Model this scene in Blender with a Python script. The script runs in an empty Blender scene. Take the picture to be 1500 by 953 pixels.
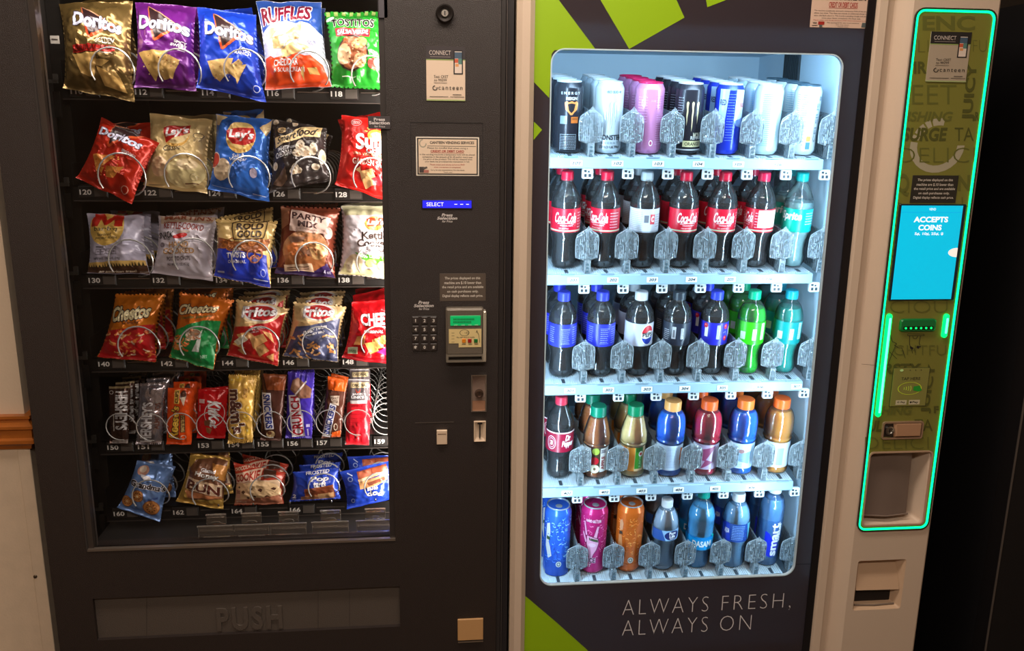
import bpy, math, random
import numpy as np
from mathutils import Vector, Matrix, noise
from mathutils.geometry import tessellate_polygon
SC = bpy.context.scene
COL = SC.collection
PI = math.pi

# ---------------------------------------------------------------- camera
CAMZ, CAMD, FPX = 1.55, 1.75, 1250.0        # eye height, distance to the machine fronts, focal length in px of 1500x953
PITCH, YAW, ROLL = map(math.radians, (13.26, 5.85, -0.70))
def cam_matrix():
    cp, sp, cy, sy, cr, sr = math.cos(PITCH), math.sin(PITCH), math.cos(YAW), math.sin(YAW), math.cos(ROLL), math.sin(ROLL)
    R0 = Matrix(((1, 0, 0), (0, 0, 1), (0, -1, 0)))
    Rr = Matrix(((cr, -sr, 0), (sr, cr, 0), (0, 0, 1)))
    Rp = Matrix(((1, 0, 0), (0, cp, sp), (0, -sp, cp)))
    Ry = Matrix(((cy, sy, 0), (-sy, cy, 0), (0, 0, 1)))
    return Ry @ Rp @ R0 @ Rr                  # image axes (right, down, forward) -> world
RC = cam_matrix()
CP = Vector((0, -CAMD, CAMZ))
cam = bpy.data.cameras.new('camera'); camo = bpy.data.objects.new('camera', cam); COL.objects.link(camo)
cam.sensor_width = 36.0; cam.sensor_fit = 'HORIZONTAL'; cam.lens = FPX / 1500 * 36; cam.clip_start = 0.02
camo.matrix_world = Matrix.Translation(CP) @ (RC @ Matrix(((1, 0, 0), (0, -1, 0), (0, 0, -1)))).to_4x4()
SC.camera = camo
def P(px, py, Y):
    "world (x, z) where the view line of a photo pixel meets the vertical plane y = Y"
    d = RC @ Vector(((px - 750) / FPX, (py - 476.5) / FPX, 1)); t = (Y - CP.y) / d.y; q = CP + d * t
    return q.x, q.z
def PP(px, py, y0, k, z0):
    "the same for a leaning plane y = y0 + k (z - z0)"
    d = RC @ Vector(((px - 750) / FPX, (py - 476.5) / FPX, 1))
    t = (y0 + k * (CP.z - z0) - CP.y) / (d.y - k * d.z); return CP + d * t

# ---------------------------------------------------------------- world, lights, exposure
SC.view_settings.view_transform = 'Standard'; SC.view_settings.look = 'None'
SC.view_settings.exposure = 0.0; SC.view_settings.gamma = 1.0; SC.view_settings.use_curve_mapping = False
W = bpy.data.worlds.new('world'); SC.world = W; W.use_nodes = True
W.node_tree.nodes['Background'].inputs[0].default_value = (1.0, 0.9, 0.8, 1); W.node_tree.nodes['Background'].inputs[1].default_value = 0.0
cy_ = SC.cycles
cy_.max_bounces = 7; cy_.diffuse_bounces = 3; cy_.glossy_bounces = 3; cy_.transmission_bounces = 4; cy_.transparent_max_bounces = 40
cy_.caustics_reflective = False; cy_.caustics_refractive = False; cy_.use_denoising = True; cy_.sample_clamp_indirect = 4.0
def area(name, loc, rot, sx, sy, power, color):
    l = bpy.data.lights.new(name, 'AREA'); l.shape = 'RECTANGLE'; l.size = sx; l.size_y = sy; l.energy = power; l.color = color
    o = bpy.data.objects.new(name, l); COL.objects.link(o); o.location = loc; o.rotation_euler = rot; return o
WARM, COOL, TUBEC = (1.0, 0.88, 0.76), (0.56, 0.82, 1.0), (1.0, 0.92, 0.82)
LAMPS = [(-0.05, -0.55, 22), (-0.05, -2.3, 34)]                    # ceiling troffers (built below), centre x, y, power
for lx, ly, pw in LAMPS: area('ceiling_light_offscreen', (lx, ly, 2.565), (0, 0, 0), 1.5, 0.32, pw, WARM)
# the drinks machine's own LED tubes (right, left, top) and the snack machine's tubes behind its door post and in its door header
area('drinks_tube_light', (0.889, 0.032, 1.12), (PI/2, 0, math.radians(42)), 0.02, 1.2, 6.0, COOL)
area('drinks_tube_light', (0.2425, 0.035, 1.12), (PI/2, 0, math.radians(-45)), 0.012, 1.2, 6.5, COOL)
area('drinks_tube_light', (0.6, 0.05, 1.728), (math.radians(40), 0, 0), 0.6, 0.03, 2.5, COOL)
area('snack_tube_light', (-0.040, 0.060, 1.20), (PI/2, 0, math.radians(50)), 0.02, 1.1, 4.8, TUBEC)
area('snack_tube_light_offscreen', (-0.40, 0.060, 1.80), (math.radians(25), 0, 0), 0.62, 0.03, 1.6, TUBEC)   # tube in the door header

# ---------------------------------------------------------------- materials
def lin(c):
    return tuple(((v / 255) / 12.92 if v / 255 <= 0.04045 else ((v / 255 + 0.055) / 1.055) ** 2.4) for v in c[:3])
MATS = {}
def mat(col, rough=0.5, metal=0.0, bump=0.0, bscale=60.0, spec=0.5, emit=0.0, grain=0.0, gscale=20.0, coat=0.0, bdetail=3.0, ridge=False):
    "procedural surface: base colour, optional noise relief and colour grain"
    key = (tuple(col), rough, metal, bump, bscale, spec, emit, grain, gscale, coat, bdetail, ridge)
    if key in MATS: return MATS[key]
    m = bpy.data.materials.new('surface_%d' % len(MATS)); m.use_nodes = True; nt = m.node_tree; b = nt.nodes['Principled BSDF']
    c = lin(col)
    b.inputs['Base Color'].default_value = (*c, 1); b.inputs['Roughness'].default_value = rough; b.inputs['Metallic'].default_value = metal
    b.inputs['Specular IOR Level'].default_value = spec
    if coat: b.inputs['Coat Weight'].default_value = coat; b.inputs['Coat Roughness'].default_value = 0.08
    if emit: b.inputs['Emission Color'].default_value = (*c, 1); b.inputs['Emission Strength'].default_value = emit
    if bump or grain:
        tc = nt.nodes.new('ShaderNodeTexCoord')
    if bump:
        n = nt.nodes.new('ShaderNodeTexNoise'); n.inputs['Scale'].default_value = bscale; n.inputs['Detail'].default_value = bdetail
        if ridge: n.noise_type = 'RIDGED_MULTIFRACTAL'; n.inputs['Lacunarity'].default_value = 2.2; n.normalize = False
        bp = nt.nodes.new('ShaderNodeBump'); bp.inputs['Strength'].default_value = bump; bp.inputs['Distance'].default_value = 0.01
        nt.links.new(tc.outputs['Object'], n.inputs['Vector']); nt.links.new(n.outputs['Fac'], bp.inputs['Height']); nt.links.new(bp.outputs['Normal'], b.inputs['Normal'])
    if grain:
        n2 = nt.nodes.new('ShaderNodeTexNoise'); n2.inputs['Scale'].default_value = gscale; n2.inputs['Detail'].default_value = 5
        mx = nt.nodes.new('ShaderNodeMix'); mx.data_type = 'RGBA'
        mx.inputs[6].default_value = (*[v * (1 - grain) for v in c], 1); mx.inputs[7].default_value = (*[min(1, v * (1 + grain)) for v in c], 1)
        nt.links.new(tc.outputs['Object'], n2.inputs['Vector']); nt.links.new(n2.outputs['Fac'], mx.inputs[0]); nt.links.new(mx.outputs[2], b.inputs['Base Color'])
    MATS[key] = m; return m
def clear(name, tint=(1, 1, 1), gloss=1.0, rough=0.03, haze=0.0, hazecol=(255, 255, 255), bump=0.0, bscale=60.0, ior=1.45):
    "clear glass or plastic: transparent body, Fresnel gloss and some haze"
    key = ('clear', name)
    if key in MATS: return MATS[key]
    m = bpy.data.materials.new(name); m.use_nodes = True; nt = m.node_tree; nt.nodes.clear(); N = nt.nodes.new; L = nt.links.new
    out = N('ShaderNodeOutputMaterial'); tr = N('ShaderNodeBsdfTransparent'); tr.inputs[0].default_value = (*tint, 1)
    gl = N('ShaderNodeBsdfGlossy'); gl.inputs['Roughness'].default_value = rough; gl.inputs['Color'].default_value = (gloss, gloss, gloss, 1)
    fr = N('ShaderNodeFresnel'); fr.inputs['IOR'].default_value = ior; mix = N('ShaderNodeMixShader')
    L(fr.outputs[0], mix.inputs[0])
    base = tr.outputs[0]
    if haze:
        df = N('ShaderNodeBsdfDiffuse'); df.inputs[0].default_value = (*lin(hazecol), 1); mh = N('ShaderNodeMixShader'); mh.inputs[0].default_value = haze
        L(tr.outputs[0], mh.inputs[1]); L(df.outputs[0], mh.inputs[2]); base = mh.outputs[0]
    L(base, mix.inputs[1]); L(gl.outputs[0], mix.inputs[2]); L(mix.outputs[0], out.inputs[0])
    if bump:
        tc = N('ShaderNodeTexCoord'); n = N('ShaderNodeTexNoise'); n.inputs['Scale'].default_value = bscale; bp = N('ShaderNodeBump'); bp.inputs['Strength'].default_value = bump
        bp.inputs['Distance'].default_value = 0.01
        L(tc.outputs['Object'], n.inputs['Vector']); L(n.outputs['Fac'], bp.inputs['Height']); L(bp.outputs[0], gl.inputs['Normal']); L(bp.outputs[0], fr.inputs['Normal'])
    MATS[key] = m; return m

# ---------------------------------------------------------------- mesh helpers
def rrect(x0, x1, z0, z1, r, n=5):
    r = min(r, (x1 - x0) / 2 - 1e-5, (z1 - z0) / 2 - 1e-5); o = []
    for cx, cz, a0 in ((x1 - r, z1 - r, 0), (x0 + r, z1 - r, 90), (x0 + r, z0 + r, 180), (x1 - r, z0 + r, 270)):
        for k in range(n + 1):
            a = math.radians(a0 + 90 * k / n); o.append((cx + r * math.cos(a), cz + r * math.sin(a)))
    return o
def ring(cx, cz, rx, rz=None, n=24): return [(cx + rx * math.cos(2*PI*k/n), cz + (rz or rx) * math.sin(2*PI*k/n)) for k in range(n)]
class MB:
    def __init__(s): s.v, s.f, s.m, s.mats = [], [], [], []
    def mi(s, m):
        if m not in s.mats: s.mats.append(m)
        return s.mats.index(m)
    def add(s, vs, fs, m):
        o = len(s.v); s.v += [tuple(v) for v in vs]; k = s.mi(m)
        for f in fs: s.f.append(tuple(i + o for i in f)); s.m.append(k)
    def box(s, x0, x1, y0, y1, z0, z1, m):
        s.add([(x, y, z) for x in (x0, x1) for y in (y0, y1) for z in (z0, z1)],
              [(0, 1, 3, 2), (4, 6, 7, 5), (0, 4, 5, 1), (2, 3, 7, 6), (0, 2, 6, 4), (1, 5, 7, 3)], m)
    def prism(s, loops, m, cap0=True, cap1=True):
        "stack of equal-length loops of 3D points"
        n = len(loops[0]); vs = [p for l in loops for p in l]; fs = []
        for k in range(len(loops) - 1):
            for i in range(n):
                j = (i + 1) % n; fs.append((k*n + i, k*n + j, (k+1)*n + j, (k+1)*n + i))
        if cap0: fs.append(tuple(range(n))[::-1])
        if cap1: fs.append(tuple(range((len(loops)-1)*n, len(loops)*n)))
        s.add(vs, fs, m)
    def rbox(s, x0, x1, y0, y1, z0, z1, r, m, c=0.002, n=4):
        "plate facing -y with rounded corners and a chamfered front edge"
        c = min(c, abs(y1 - y0) * 0.8, (x1 - x0) / 3, (z1 - z0) / 3)
        s.prism([[(x, y0, z) for x, z in rrect(x0 + c, x1 - c, z0 + c, z1 - c, max(r - c, 1e-4), n)],
                 [(x, y0 + c, z) for x, z in rrect(x0, x1, z0, z1, r, n)], [(x, y1, z) for x, z in rrect(x0, x1, z0, z1, r, n)]], m)
    def holed(s, outer, holes, y0, y1, m):
        "flat plate facing -y between two depths, with holes"
        loops = [outer] + holes; flat = [p for l in loops for p in l]
        tri = tessellate_polygon([[Vector((x, z, 0)) for x, z in l] for l in loops])
        n = len(flat)
        s.add([(x, y0, z) for x, z in flat] + [(x, y1, z) for x, z in flat], [tuple(t) for t in tri] + [tuple(i + n for i in t) for t in tri], m)
        for l in loops: s.prism([[(x, y0, z) for x, z in l], [(x, y1, z) for x, z in l]], m, False, False)
    def tube(s, path, r, m, n=6, closed=False):
        pts = [Vector(p) for p in path]; loops = []; up = None
        for i, p in enumerate(pts):
            t = (pts[min(i + 1, len(pts) - 1)] - pts[max(i - 1, 0)]).normalized()
            if up is None: up = t.orthogonal().normalized()
            up = (up - t * up.dot(t)).normalized(); w = t.cross(up); rr = r if not hasattr(r, '__len__') else r[i]
            loops.append([p + (up * math.cos(2*PI*k/n) + w * math.sin(2*PI*k/n)) * rr for k in range(n)])
        s.prism(loops, m)
    def lathe(s, prof, m, n=24, c=(0, 0, 0), caps=True):
        s.prism([[(c[0] + max(r, 1e-4) * math.cos(2*PI*k/n), c[1] + max(r, 1e-4) * math.sin(2*PI*k/n), c[2] + z) for k in range(n)] for r, z in prof], m, caps, caps)
    def build(s, name, parent=None, smooth=35, recalc=True):
        me = bpy.data.meshes.new(name); me.from_pydata(s.v, [], s.f)
        for m in s.mats: me.materials.append(m)
        if len(s.mats) > 1: me.polygons.foreach_set('material_index', s.m)
        if recalc:
            import bmesh
            b = bmesh.new(); b.from_mesh(me); bmesh.ops.recalc_face_normals(b, faces=b.faces); b.to_mesh(me); b.free()
        if smooth: me.shade_smooth(); me.set_sharp_from_angle(angle=math.radians(smooth))
        me.update(); return link(bpy.data.objects.new(name, me), parent)
def link(o, parent=None):
    COL.objects.link(o)
    if parent is not None: o.parent = parent
    return o
def empty(name, loc=(0, 0, 0), parent=None):
    o = bpy.data.objects.new(name, None); o.empty_display_size = 0.05; o.location = loc; return link(o, parent)
def tag(o, label=None, cat=None, group=None, kind=None):
    for k, v in (('label', label), ('category', cat), ('group', group), ('kind', kind)):
        if v: o[k] = v
    return o
def dup(o, parent=None, delta=None):
    "copy a thing with its parts and sub-parts (mesh data shared)"
    c = o.copy(); COL.objects.link(c)
    if parent is not None: c.parent = parent
    if delta is not None: c.location = Vector(c.location) + Vector(delta)
    for ch in o.children: dup(ch, c)
    return c

# ---------------------------------------------------------------- lettering and print
_T = {}
def glyphs(s, bold, shear, space, line):
    key = (s, bold, shear, space, line)
    if key in _T: return _T[key]
    c = bpy.data.curves.new('t', 'FONT'); c.body = s; c.offset = bold; c.shear = shear; c.resolution_u = 3; c.space_character = space; c.space_line = line
    c.align_x = 'CENTER'; c.fill_mode = 'FRONT' if hasattr(c, 'fill_mode') else c.fill_mode
    o = bpy.data.objects.new('t', c); me = o.to_mesh()
    v = [(p.co.x, p.co.y) for p in me.vertices]; f = [tuple(p.vertices) for p in me.polygons]
    o.to_mesh_clear(); bpy.data.objects.remove(o); bpy.data.curves.remove(c)
    _T[key] = (v, f); return _T[key]
def split(polys, g, val):
    out = []
    for p in polys:
        lo, hi = [], []; d = [g(q) - val for q in p]; n = len(p)
        if max(d) <= 1e-9 or min(d) >= -1e-9: out.append(p); continue
        for i in range(n):
            a, b, da, db = p[i], p[(i + 1) % n], d[i], d[(i + 1) % n]
            if da <= 0: lo.append(a)
            if da >= 0: hi.append(a)
            if da * db < 0:
                t = da / (da - db); q = (a[0] + (b[0] - a[0]) * t, a[1] + (b[1] - a[1]) * t); lo.append(q); hi.append(q)
        out += [q for q in (lo, hi) if len(q) >= 3]
    return out
class Art:
    "flat print laid on a surface; surf(u, v, lift) -> point; tr maps drawing coordinates to (u, v)"
    def __init__(s, surf, tr=None, du=None, dv=None, base=0.0003, step=0.00012, clampuv=None, **mk):
        s.surf, s.tr, s.du, s.dv, s.lift, s.step, s.cl, s.mk, s.mb = surf, tr or (lambda x, y: (x, y)), du, dv, base, step, clampuv, mk, MB()
        s.cuts = ([lambda p: p[0] / du] if du else []) + ([lambda p: p[1] / dv] if dv else []) + ([lambda p: p[0] / du - p[1] / dv] if du and dv else [])
    def put(s, uvpolys, m):
        for p in uvpolys:
            q = [p]
            for g in s.cuts:
                val = [g(w) for w in p]
                for k in range(math.floor(min(val)) + 1, math.ceil(max(val))): q = split(q, g, k)
            for w in q:
                if s.cl: w = [(min(max(a, s.cl[0]), s.cl[1]), min(max(b, s.cl[2]), s.cl[3])) for a, b in w]
                s.mb.add([s.surf(a, b, s.lift) for a, b in w], [tuple(range(len(w)))], m)
        s.lift += s.step
    def m(s, col): return col if not isinstance(col, tuple) else mat(col, **s.mk)
    def poly(s, pts, col, holes=None):
        pts = list(zip(pts[::2], pts[1::2])) if not hasattr(pts[0], '__len__') else pts
        uv = [s.tr(*p) for p in pts]; loops = [uv] + [[s.tr(*p) for p in h] for h in (holes or [])]; flat = [p for l in loops for p in l]
        s.put([[flat[i] for i in t] for t in tessellate_polygon([[Vector((a, b, 0)) for a, b in l] for l in loops])], s.m(col)); return s
    def ell(s, cx, cy, rx, ry, col, n=20, rot=0, inner=0):
        c, d = math.cos(rot), math.sin(rot)
        f = lambda k: [(cx + c*rx*k*math.cos(2*PI*i/n) - d*ry*k*math.sin(2*PI*i/n), cy + d*rx*k*math.cos(2*PI*i/n) + c*ry*k*math.sin(2*PI*i/n)) for i in range(n)]
        return s.poly(f(1), col, [f(inner)[::-1]] if inner else None)
    def rect(s, x0, y0, x1, y1, col): return s.poly([(x0, y0), (x1, y0), (x1, y1), (x0, y1)], col)
    def line(s, pts, w, col, closed=False):
        pts = list(zip(pts[::2], pts[1::2])) if not hasattr(pts[0], '__len__') else list(pts)
        if closed: pts = pts + [pts[0]]
        ps = []
        for (x0, y0), (x1, y1) in zip(pts, pts[1:]):
            l = math.hypot(x1 - x0, y1 - y0) or 1; nx, ny = -(y1 - y0) / l * w / 2, (x1 - x0) / l * w / 2
            ps.append([s.tr(x0 + nx, y0 + ny), s.tr(x1 + nx, y1 + ny), s.tr(x1 - nx, y1 - ny), s.tr(x0 - nx, y0 - ny)])
        s.put(ps, s.m(col)); return s
    def text(s, t, q, col, bold=0.02, out=None, ow=0.03, shear=0.0, space=1.0, lsp=1.0, rot=0):
        "q: box (x0, top, x1, bottom) or the four corners TL TR BR BL of the lettering; rot turns the reading direction by quarter turns"
        if len(q) == 4: q = (q[0], q[1], q[2], q[1], q[2], q[3], q[0], q[3])
        c = list(zip(q[::2], q[1::2])); c = c[rot:] + c[:rot]
        v, f = glyphs(t, min(bold, .036), shear, space, lsp)
        x0, x1, y0, y1 = min(p[0] for p in v), max(p[0] for p in v), min(p[1] for p in v), max(p[1] for p in v)
        def mp(p):
            a, b = (p[0] - x0) / (x1 - x0), (y1 - p[1]) / (y1 - y0)
            tx = [(c[0][k]*(1-a) + c[1][k]*a) * (1-b) + (c[3][k]*(1-a) + c[2][k]*a) * b for k in (0, 1)]
            return s.tr(*tx)
        if out is not None:
            for k in range(6):
                dx, dy = ow * 1.25 * math.cos(k*PI/3), ow * 1.25 * math.sin(k*PI/3); w = [mp((p[0] + dx, p[1] + dy)) for p in v]; s.put([[w[i] for i in g] for g in f], s.m(out)); s.lift -= s.step * .97
            s.lift += s.step
        w = [mp(p) for p in v]; s.put([[w[i] for i in g] for g in f], s.m(col)); return s
    def build(s, name, parent):
        o = s.mb.build(name, parent, smooth=0, recalc=False)
        if s.du:                                                    # curved print: weld the pieces so that it shades like the surface below
            import bmesh
            b = bmesh.new(); b.from_mesh(o.data); bmesh.ops.remove_doubles(b, verts=b.verts, dist=1.2e-5); bmesh.ops.recalc_face_normals(b, faces=b.faces); b.to_mesh(o.data); b.free(); o.data.shade_smooth()
        return o
def relief(t, R, Y, h, m, name, parent, bold=.036, space=1.0):
    "raised lettering on the plane y = Y inside the upright rectangle R"
    v, f = glyphs(t, bold, 0.0, space, 1.0); x0, x1, y0, y1 = min(p[0] for p in v), max(p[0] for p in v), min(p[1] for p in v), max(p[1] for p in v)
    q = [(R[0] + (R[1] - R[0]) * (p[0] - x0) / (x1 - x0), R[2] + (R[3] - R[2]) * (p[1] - y0) / (y1 - y0)) for p in v]; n = len(q); E = {}
    for g in f:
        for a, b in zip(g, g[1:] + g[:1]): E[frozenset((a, b))] = E.get(frozenset((a, b)), 0) + 1
    b_ = MB(); b_.add([(x, Y - h, z) for x, z in q] + [(x, Y, z) for x, z in q], list(f) + [(a, b, b + n, a + n) for g in f for a, b in zip(g, g[1:] + g[:1]) if E[frozenset((a, b))] == 1], m)
    return b_.build(name, parent, smooth=0)
def flat(Y, **k):
    "print on the vertical plane y = Y, drawn in photo pixels"
    k.setdefault('rough', 0.5); k.setdefault('step', .00003)
    return Art(lambda u, v, o: (u, Y - o, v), lambda x, y: P(x, y, Y), **k)
def upright(px0, py0, px1, py1, Y):
    "an upright world rectangle (x0, x1, z0, z1) from two photo corners"
    a, b = P(px0, py0, Y), P(px1, py1, Y); return a[0], b[0], b[1], a[1]
def sheet(Y, r, **k):
    "print on an upright rectangle r at depth Y, drawn in 0..100 (right) x 0..100 (down)"
    x0, x1, z0, z1 = r; k.setdefault('rough', 0.5); k.setdefault('step', .00003)
    return Art(lambda u, v, o: (u, Y - o, v), lambda x, y: (x0 + (x1 - x0) * x / 100, z1 - (z1 - z0) * y / 100), **k)
# ================================================================ the room
WALLP = mat((226, 202, 176), 0.75, bump=0.05, bscale=180, grain=0.06, gscale=9)
PANEL = mat((222, 198, 172), 0.55, bump=0.04, bscale=240, grain=0.10, gscale=30)
WOOD = mat((176, 98, 34), 0.35, bump=0.05, bscale=90, grain=0.3, gscale=35, coat=0.3)
def struct(mb, name, parent=None, label=None):
    o = mb.build(name, parent)
    if parent is None: tag(o, kind='structure', label=label)
    return o
YW = 0.08                                                        # front face of the wall beside the snack machine
XC = P(42, 655, YW)[0]                                            # its outer corner
b = MB(); b.box(-2.6, 3.0, -3.6, 1.1, -0.05, 0.0, mat((70, 58, 48), 0.4, grain=0.15, gscale=6)); struct(b, 'floor')
b = MB(); b.box(-2.6, 3.0, -3.6, 1.1, 2.6, 2.65, mat((225, 215, 200), 0.8, bump=0.1, bscale=120)); struct(b, 'ceiling')
b = MB(); b.box(-2.6, 3.0, 1.0, 1.1, 0, 2.6, mat((70, 60, 52), 0.8)); struct(b, 'wall_back')
b = MB(); b.box(-2.6, XC, YW, 1.0, 0, 2.6, WALLP); wl = struct(b, 'wall_left', label='tan painted wall corner beside the snack machine')
b = MB(); b.box(2.9, 3.0, -3.6, 1.0, 0, 2.6, WALLP); struct(b, 'wall_right')
b = MB(); b.box(-2.6, 2.9, -3.6, -3.5, 0, 2.6, mat((150, 128, 106), 0.8)); struct(b, 'wall_front')
b = MB(); b.box(-2.6, -2.5, -3.5, YW, 0, 2.6, WALLP); struct(b, 'wall_side')
# moulded wooden chair rail, mitred round the corner
zr0, zr1 = P(20, 655, YW)[1], P(20, 606, YW)[1]
prof = [(0, 0), (.010, 0), (.012, .10), (.016, .16), (.022, .20), (.022, .30), (.018, .36), (.018, .58), (.023, .64), (.023, .72), (.015, .78), (.012, .86), (.017, .92), (.017, 1.0), (0, 1.0)]
loops = []
for end in (0, 1, 2):
    L = []
    for d, t in prof:
        z = zr0 + (zr1 - zr0) * t
        L.append((-2.45, YW - d, z) if end == 0 else (XC + d, YW - d, z) if end == 1 else (XC + d, 0.6, z))
    loops.append(L)
b = MB(); b.prism(loops, WOOD); tag(struct(b, 'trim_1'), label='orange-brown moulded wooden chair rail on the wall')
# wainscot board below the rail with a cover strip and screws
b = MB(); b.box(-2.45, XC + 0.003, YW - 0.006, YW, 0.0, zr0, PANEL); b.box(XC, XC + 0.004, YW - 0.006, 0.9, 0.0, zr0, PANEL)
wp = struct(b, 'trim_2', label='tan wainscot board below the chair rail')
xs = P(24, 655, YW - .01)[0]
b = MB(); b.rbox(xs, XC + 0.006, YW - 0.0095, YW - 0.006, 0, zr0 - 0.003, 0.001, PANEL, 0.001); b.build('cover_strip', wp)
for py in (845,):
    x, z = P(51, py, YW - .012); b = MB(); b.prism([[(a, YW - .0095, c) for a, c in ring(x, z, .0045, n=14)], [(a, YW - .012, c) for a, c in ring(x, z, .003, n=14)]], mat((120, 105, 90), 0.3, 0.9)); b.build('screw', wp)
# ceiling troffers
for k_, (lx, ly, pw) in enumerate(LAMPS):
    t = tag(empty('ceiling_lamp_offscreen', (lx, ly, 2.6)), ('flat rectangular ceiling lamp close to the machine fronts', 'flat rectangular ceiling lamp far out over the room')[k_], 'lamp', 'ceiling lamps over the vending area')
    b = MB(); b.holed([(-.8, -.2), (.8, -.2), (.8, .2), (-.8, .2)], [[(-.76, -.17), (-.76, .17), (.76, .17), (.76, -.17)]], 0, 0.02, mat((235, 235, 230), .4)); b.v = [(x, z, -y) for x, y, z in b.v]; b.build('frame', t)
    b = MB(); b.box(-.76, .76, -.17, .17, -.012, -.006, mat((255, 232, 205), .5, emit=3.0)); b.build('diffuser', t)

# ================================================================ black machine standing to the right
BLK = mat((24, 21, 22), 0.5, bump=0.25, bscale=900, spec=0.3)
x3 = P(1500, 590, -0.02)[0]
t = tag(empty('black_vending_cabinet', (x3 + .45, 0.4, 0)), 'plain black cabinet standing beyond the drinks machine', 'cabinet')
def rel(mb, o): mb.v = [(x - o.location.x, y - o.location.y, z - o.location.z) for x, y, z in mb.v]; return mb
b = MB(); b.box(x3 + .002, x3 + .90, .03, .85, .06, 1.83, mat((22, 20, 22), .5)); rel(b, t).build('body', t)
b = MB(); b.rbox(x3, x3 + .90, -.02, .028, .06, 1.83, .006, BLK, .004); rel(b, t).build('door', t)
b = MB(); b.box(x3 + .0005, x3 + .0018, -.0215, -.016, .07, 1.82, mat((120, 108, 100), .4, .5)); rel(b, t).build('edge_strip', t)
for dx in (.05, .85):
    for dy in (.1, .78): b = MB(); b.box(x3 + dx - .03, x3 + dx + .03, dy - .03, dy + .03, 0, .06, mat((15, 15, 15), .6)); rel(b, t).build('foot', t)
# ================================================================ snack machine shell
SXL, SXR, STOP = P(32, 500, 0)[0], P(730, 500, 0)[0], 1.83
SN = tag(empty('snack_vending_machine', (0, 0, 0)), 'black glass-fronted snack vending machine full of chip bags and candy', 'vending machine')
PC = mat((40, 29, 25), 0.46, bump=0.32, bscale=700, spec=0.6)        # hammered black powder coat
DARK = mat((26, 22, 21), 0.45); GREY = mat((70, 64, 62), 0.4, 0.3)
STEEL = mat((190, 186, 180), 0.25, 1.0); CHROME = mat((225, 222, 216), 0.12, 1.0)
GX0, GX1 = P(128, 805, 0)[0], P(571, 400, 0)[0]                      # opening of the glass
GZ0, GZ1 = P(350, 798, 0)[1], 1.79
FZ0, FZ1 = P(350, 928, 0)[1], P(350, 868, 0)[1]; FX0, FX1 = P(138, 900, 0)[0], P(586, 900, 0)[0]
# hollow cabinet
b = MB(); CB = mat((30, 27, 26), 0.5); IN = mat((44, 39, 36), 0.5)
b.box(SXL, SXL + .02, .05, .88, .08, STOP, CB); b.box(SXR - .02, SXR + .022, .05, .88, .08, STOP, CB)
b.box(SXL, SXR, .86, .88, .08, STOP, CB); b.box(SXL, SXR, .05, .88, STOP - .02, STOP, CB); b.box(SXL, SXR, .05, .88, .08, .12, CB)
b.box(GX1 + .06, SXR - .02, .08, .86, .12, STOP - .02, IN); b.box(SXL + .02, GX1 + .06, .80, .86, .12, STOP - .02, IN); b.box(SXL + .02, SXL + .045, .08, .86, .12, STOP - .02, IN)
b.build('cabinet', SN)
for x in (SXL + .08, SXR - .08):
    for y in (.12, .78): b = MB(); b.lathe([(.03, 0), (.03, .02), (.018, .025), (.018, .08)], DARK, 12, (x, y, 0)); b.build('foot', SN)
# door with openings for the glass and the delivery flap
b = MB(); b.holed([(SXL, .10), (SXR, .10), (SXR, STOP), (SXL, STOP)], [[(GX0, GZ0), (GX0, GZ1), (GX1, GZ1), (GX1, GZ0)], [(FX0, FZ0), (FX0, FZ1), (FX1, FZ1), (FX1, FZ0)]], 0, .045, PC)
b.build('door', SN)
b = MB(); b.box(SXR + .001, SXR + .010, .004, .05, .10, STOP, mat((48, 43, 42), .3)); b.box(SXR + .011, SXR + .013, .0, .05, .10, STOP, mat((95, 88, 86), .25, .6)); b.box(SXR + .014, SXR + .026, .006, .05, .10, STOP, mat((40, 36, 38), .3)); b.build('door_edge_channel', SN)
# trim round the glass: left angle, bright sill, right metal post
b = MB(); b.box(GX0, GX0 + .012, .004, .03, GZ0, GZ1, mat((78, 68, 62), .35, .4)); b.box(GX0 - .001, GX0 + .001, -.002, .004, GZ0, GZ1, GREY); b.build('glass_trim', SN)
b = MB(); b.box(GX0, GX1, -.002, .008, GZ0 - .002, GZ0 + .003, mat((165, 150, 138), .3, .8)); b.build('glass_sill', SN)
x0, x1, z0, z1 = upright(556, 130, 569, 4, .006)
b = MB(); b.rbox(x0, x1, .0, .02, z0 - .03, GZ1, .003, mat((95, 92, 98), .35, .7)); b.build('metal_post', SN)
b = MB(); b.box(GX1 - .012, GX1, .004, .03, GZ0, z0 - .03, mat((50, 43, 41), .4)); b.build('post_cover', SN)
b = MB(); b.box(GX0, GX1, .016, .021, GZ0, GZ1, clear('pane', gloss=.8, rough=.015, ior=1.35)); b.build('glass_pane', SN)
b = MB(); b.lathe([(.008, 0), (.008, 1.1)], mat((255, 240, 220), .5, emit=1.2), 10, (-.032, .056, .68)); b.build('lamp_tube', SN)
b = MB(); b.box(GX0 + .02, GX1 - .02, .05, .058, 1.803, 1.811, mat((255, 240, 220), .5, emit=1.2)); b.build('lamp_tube_offscreen', SN)
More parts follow.
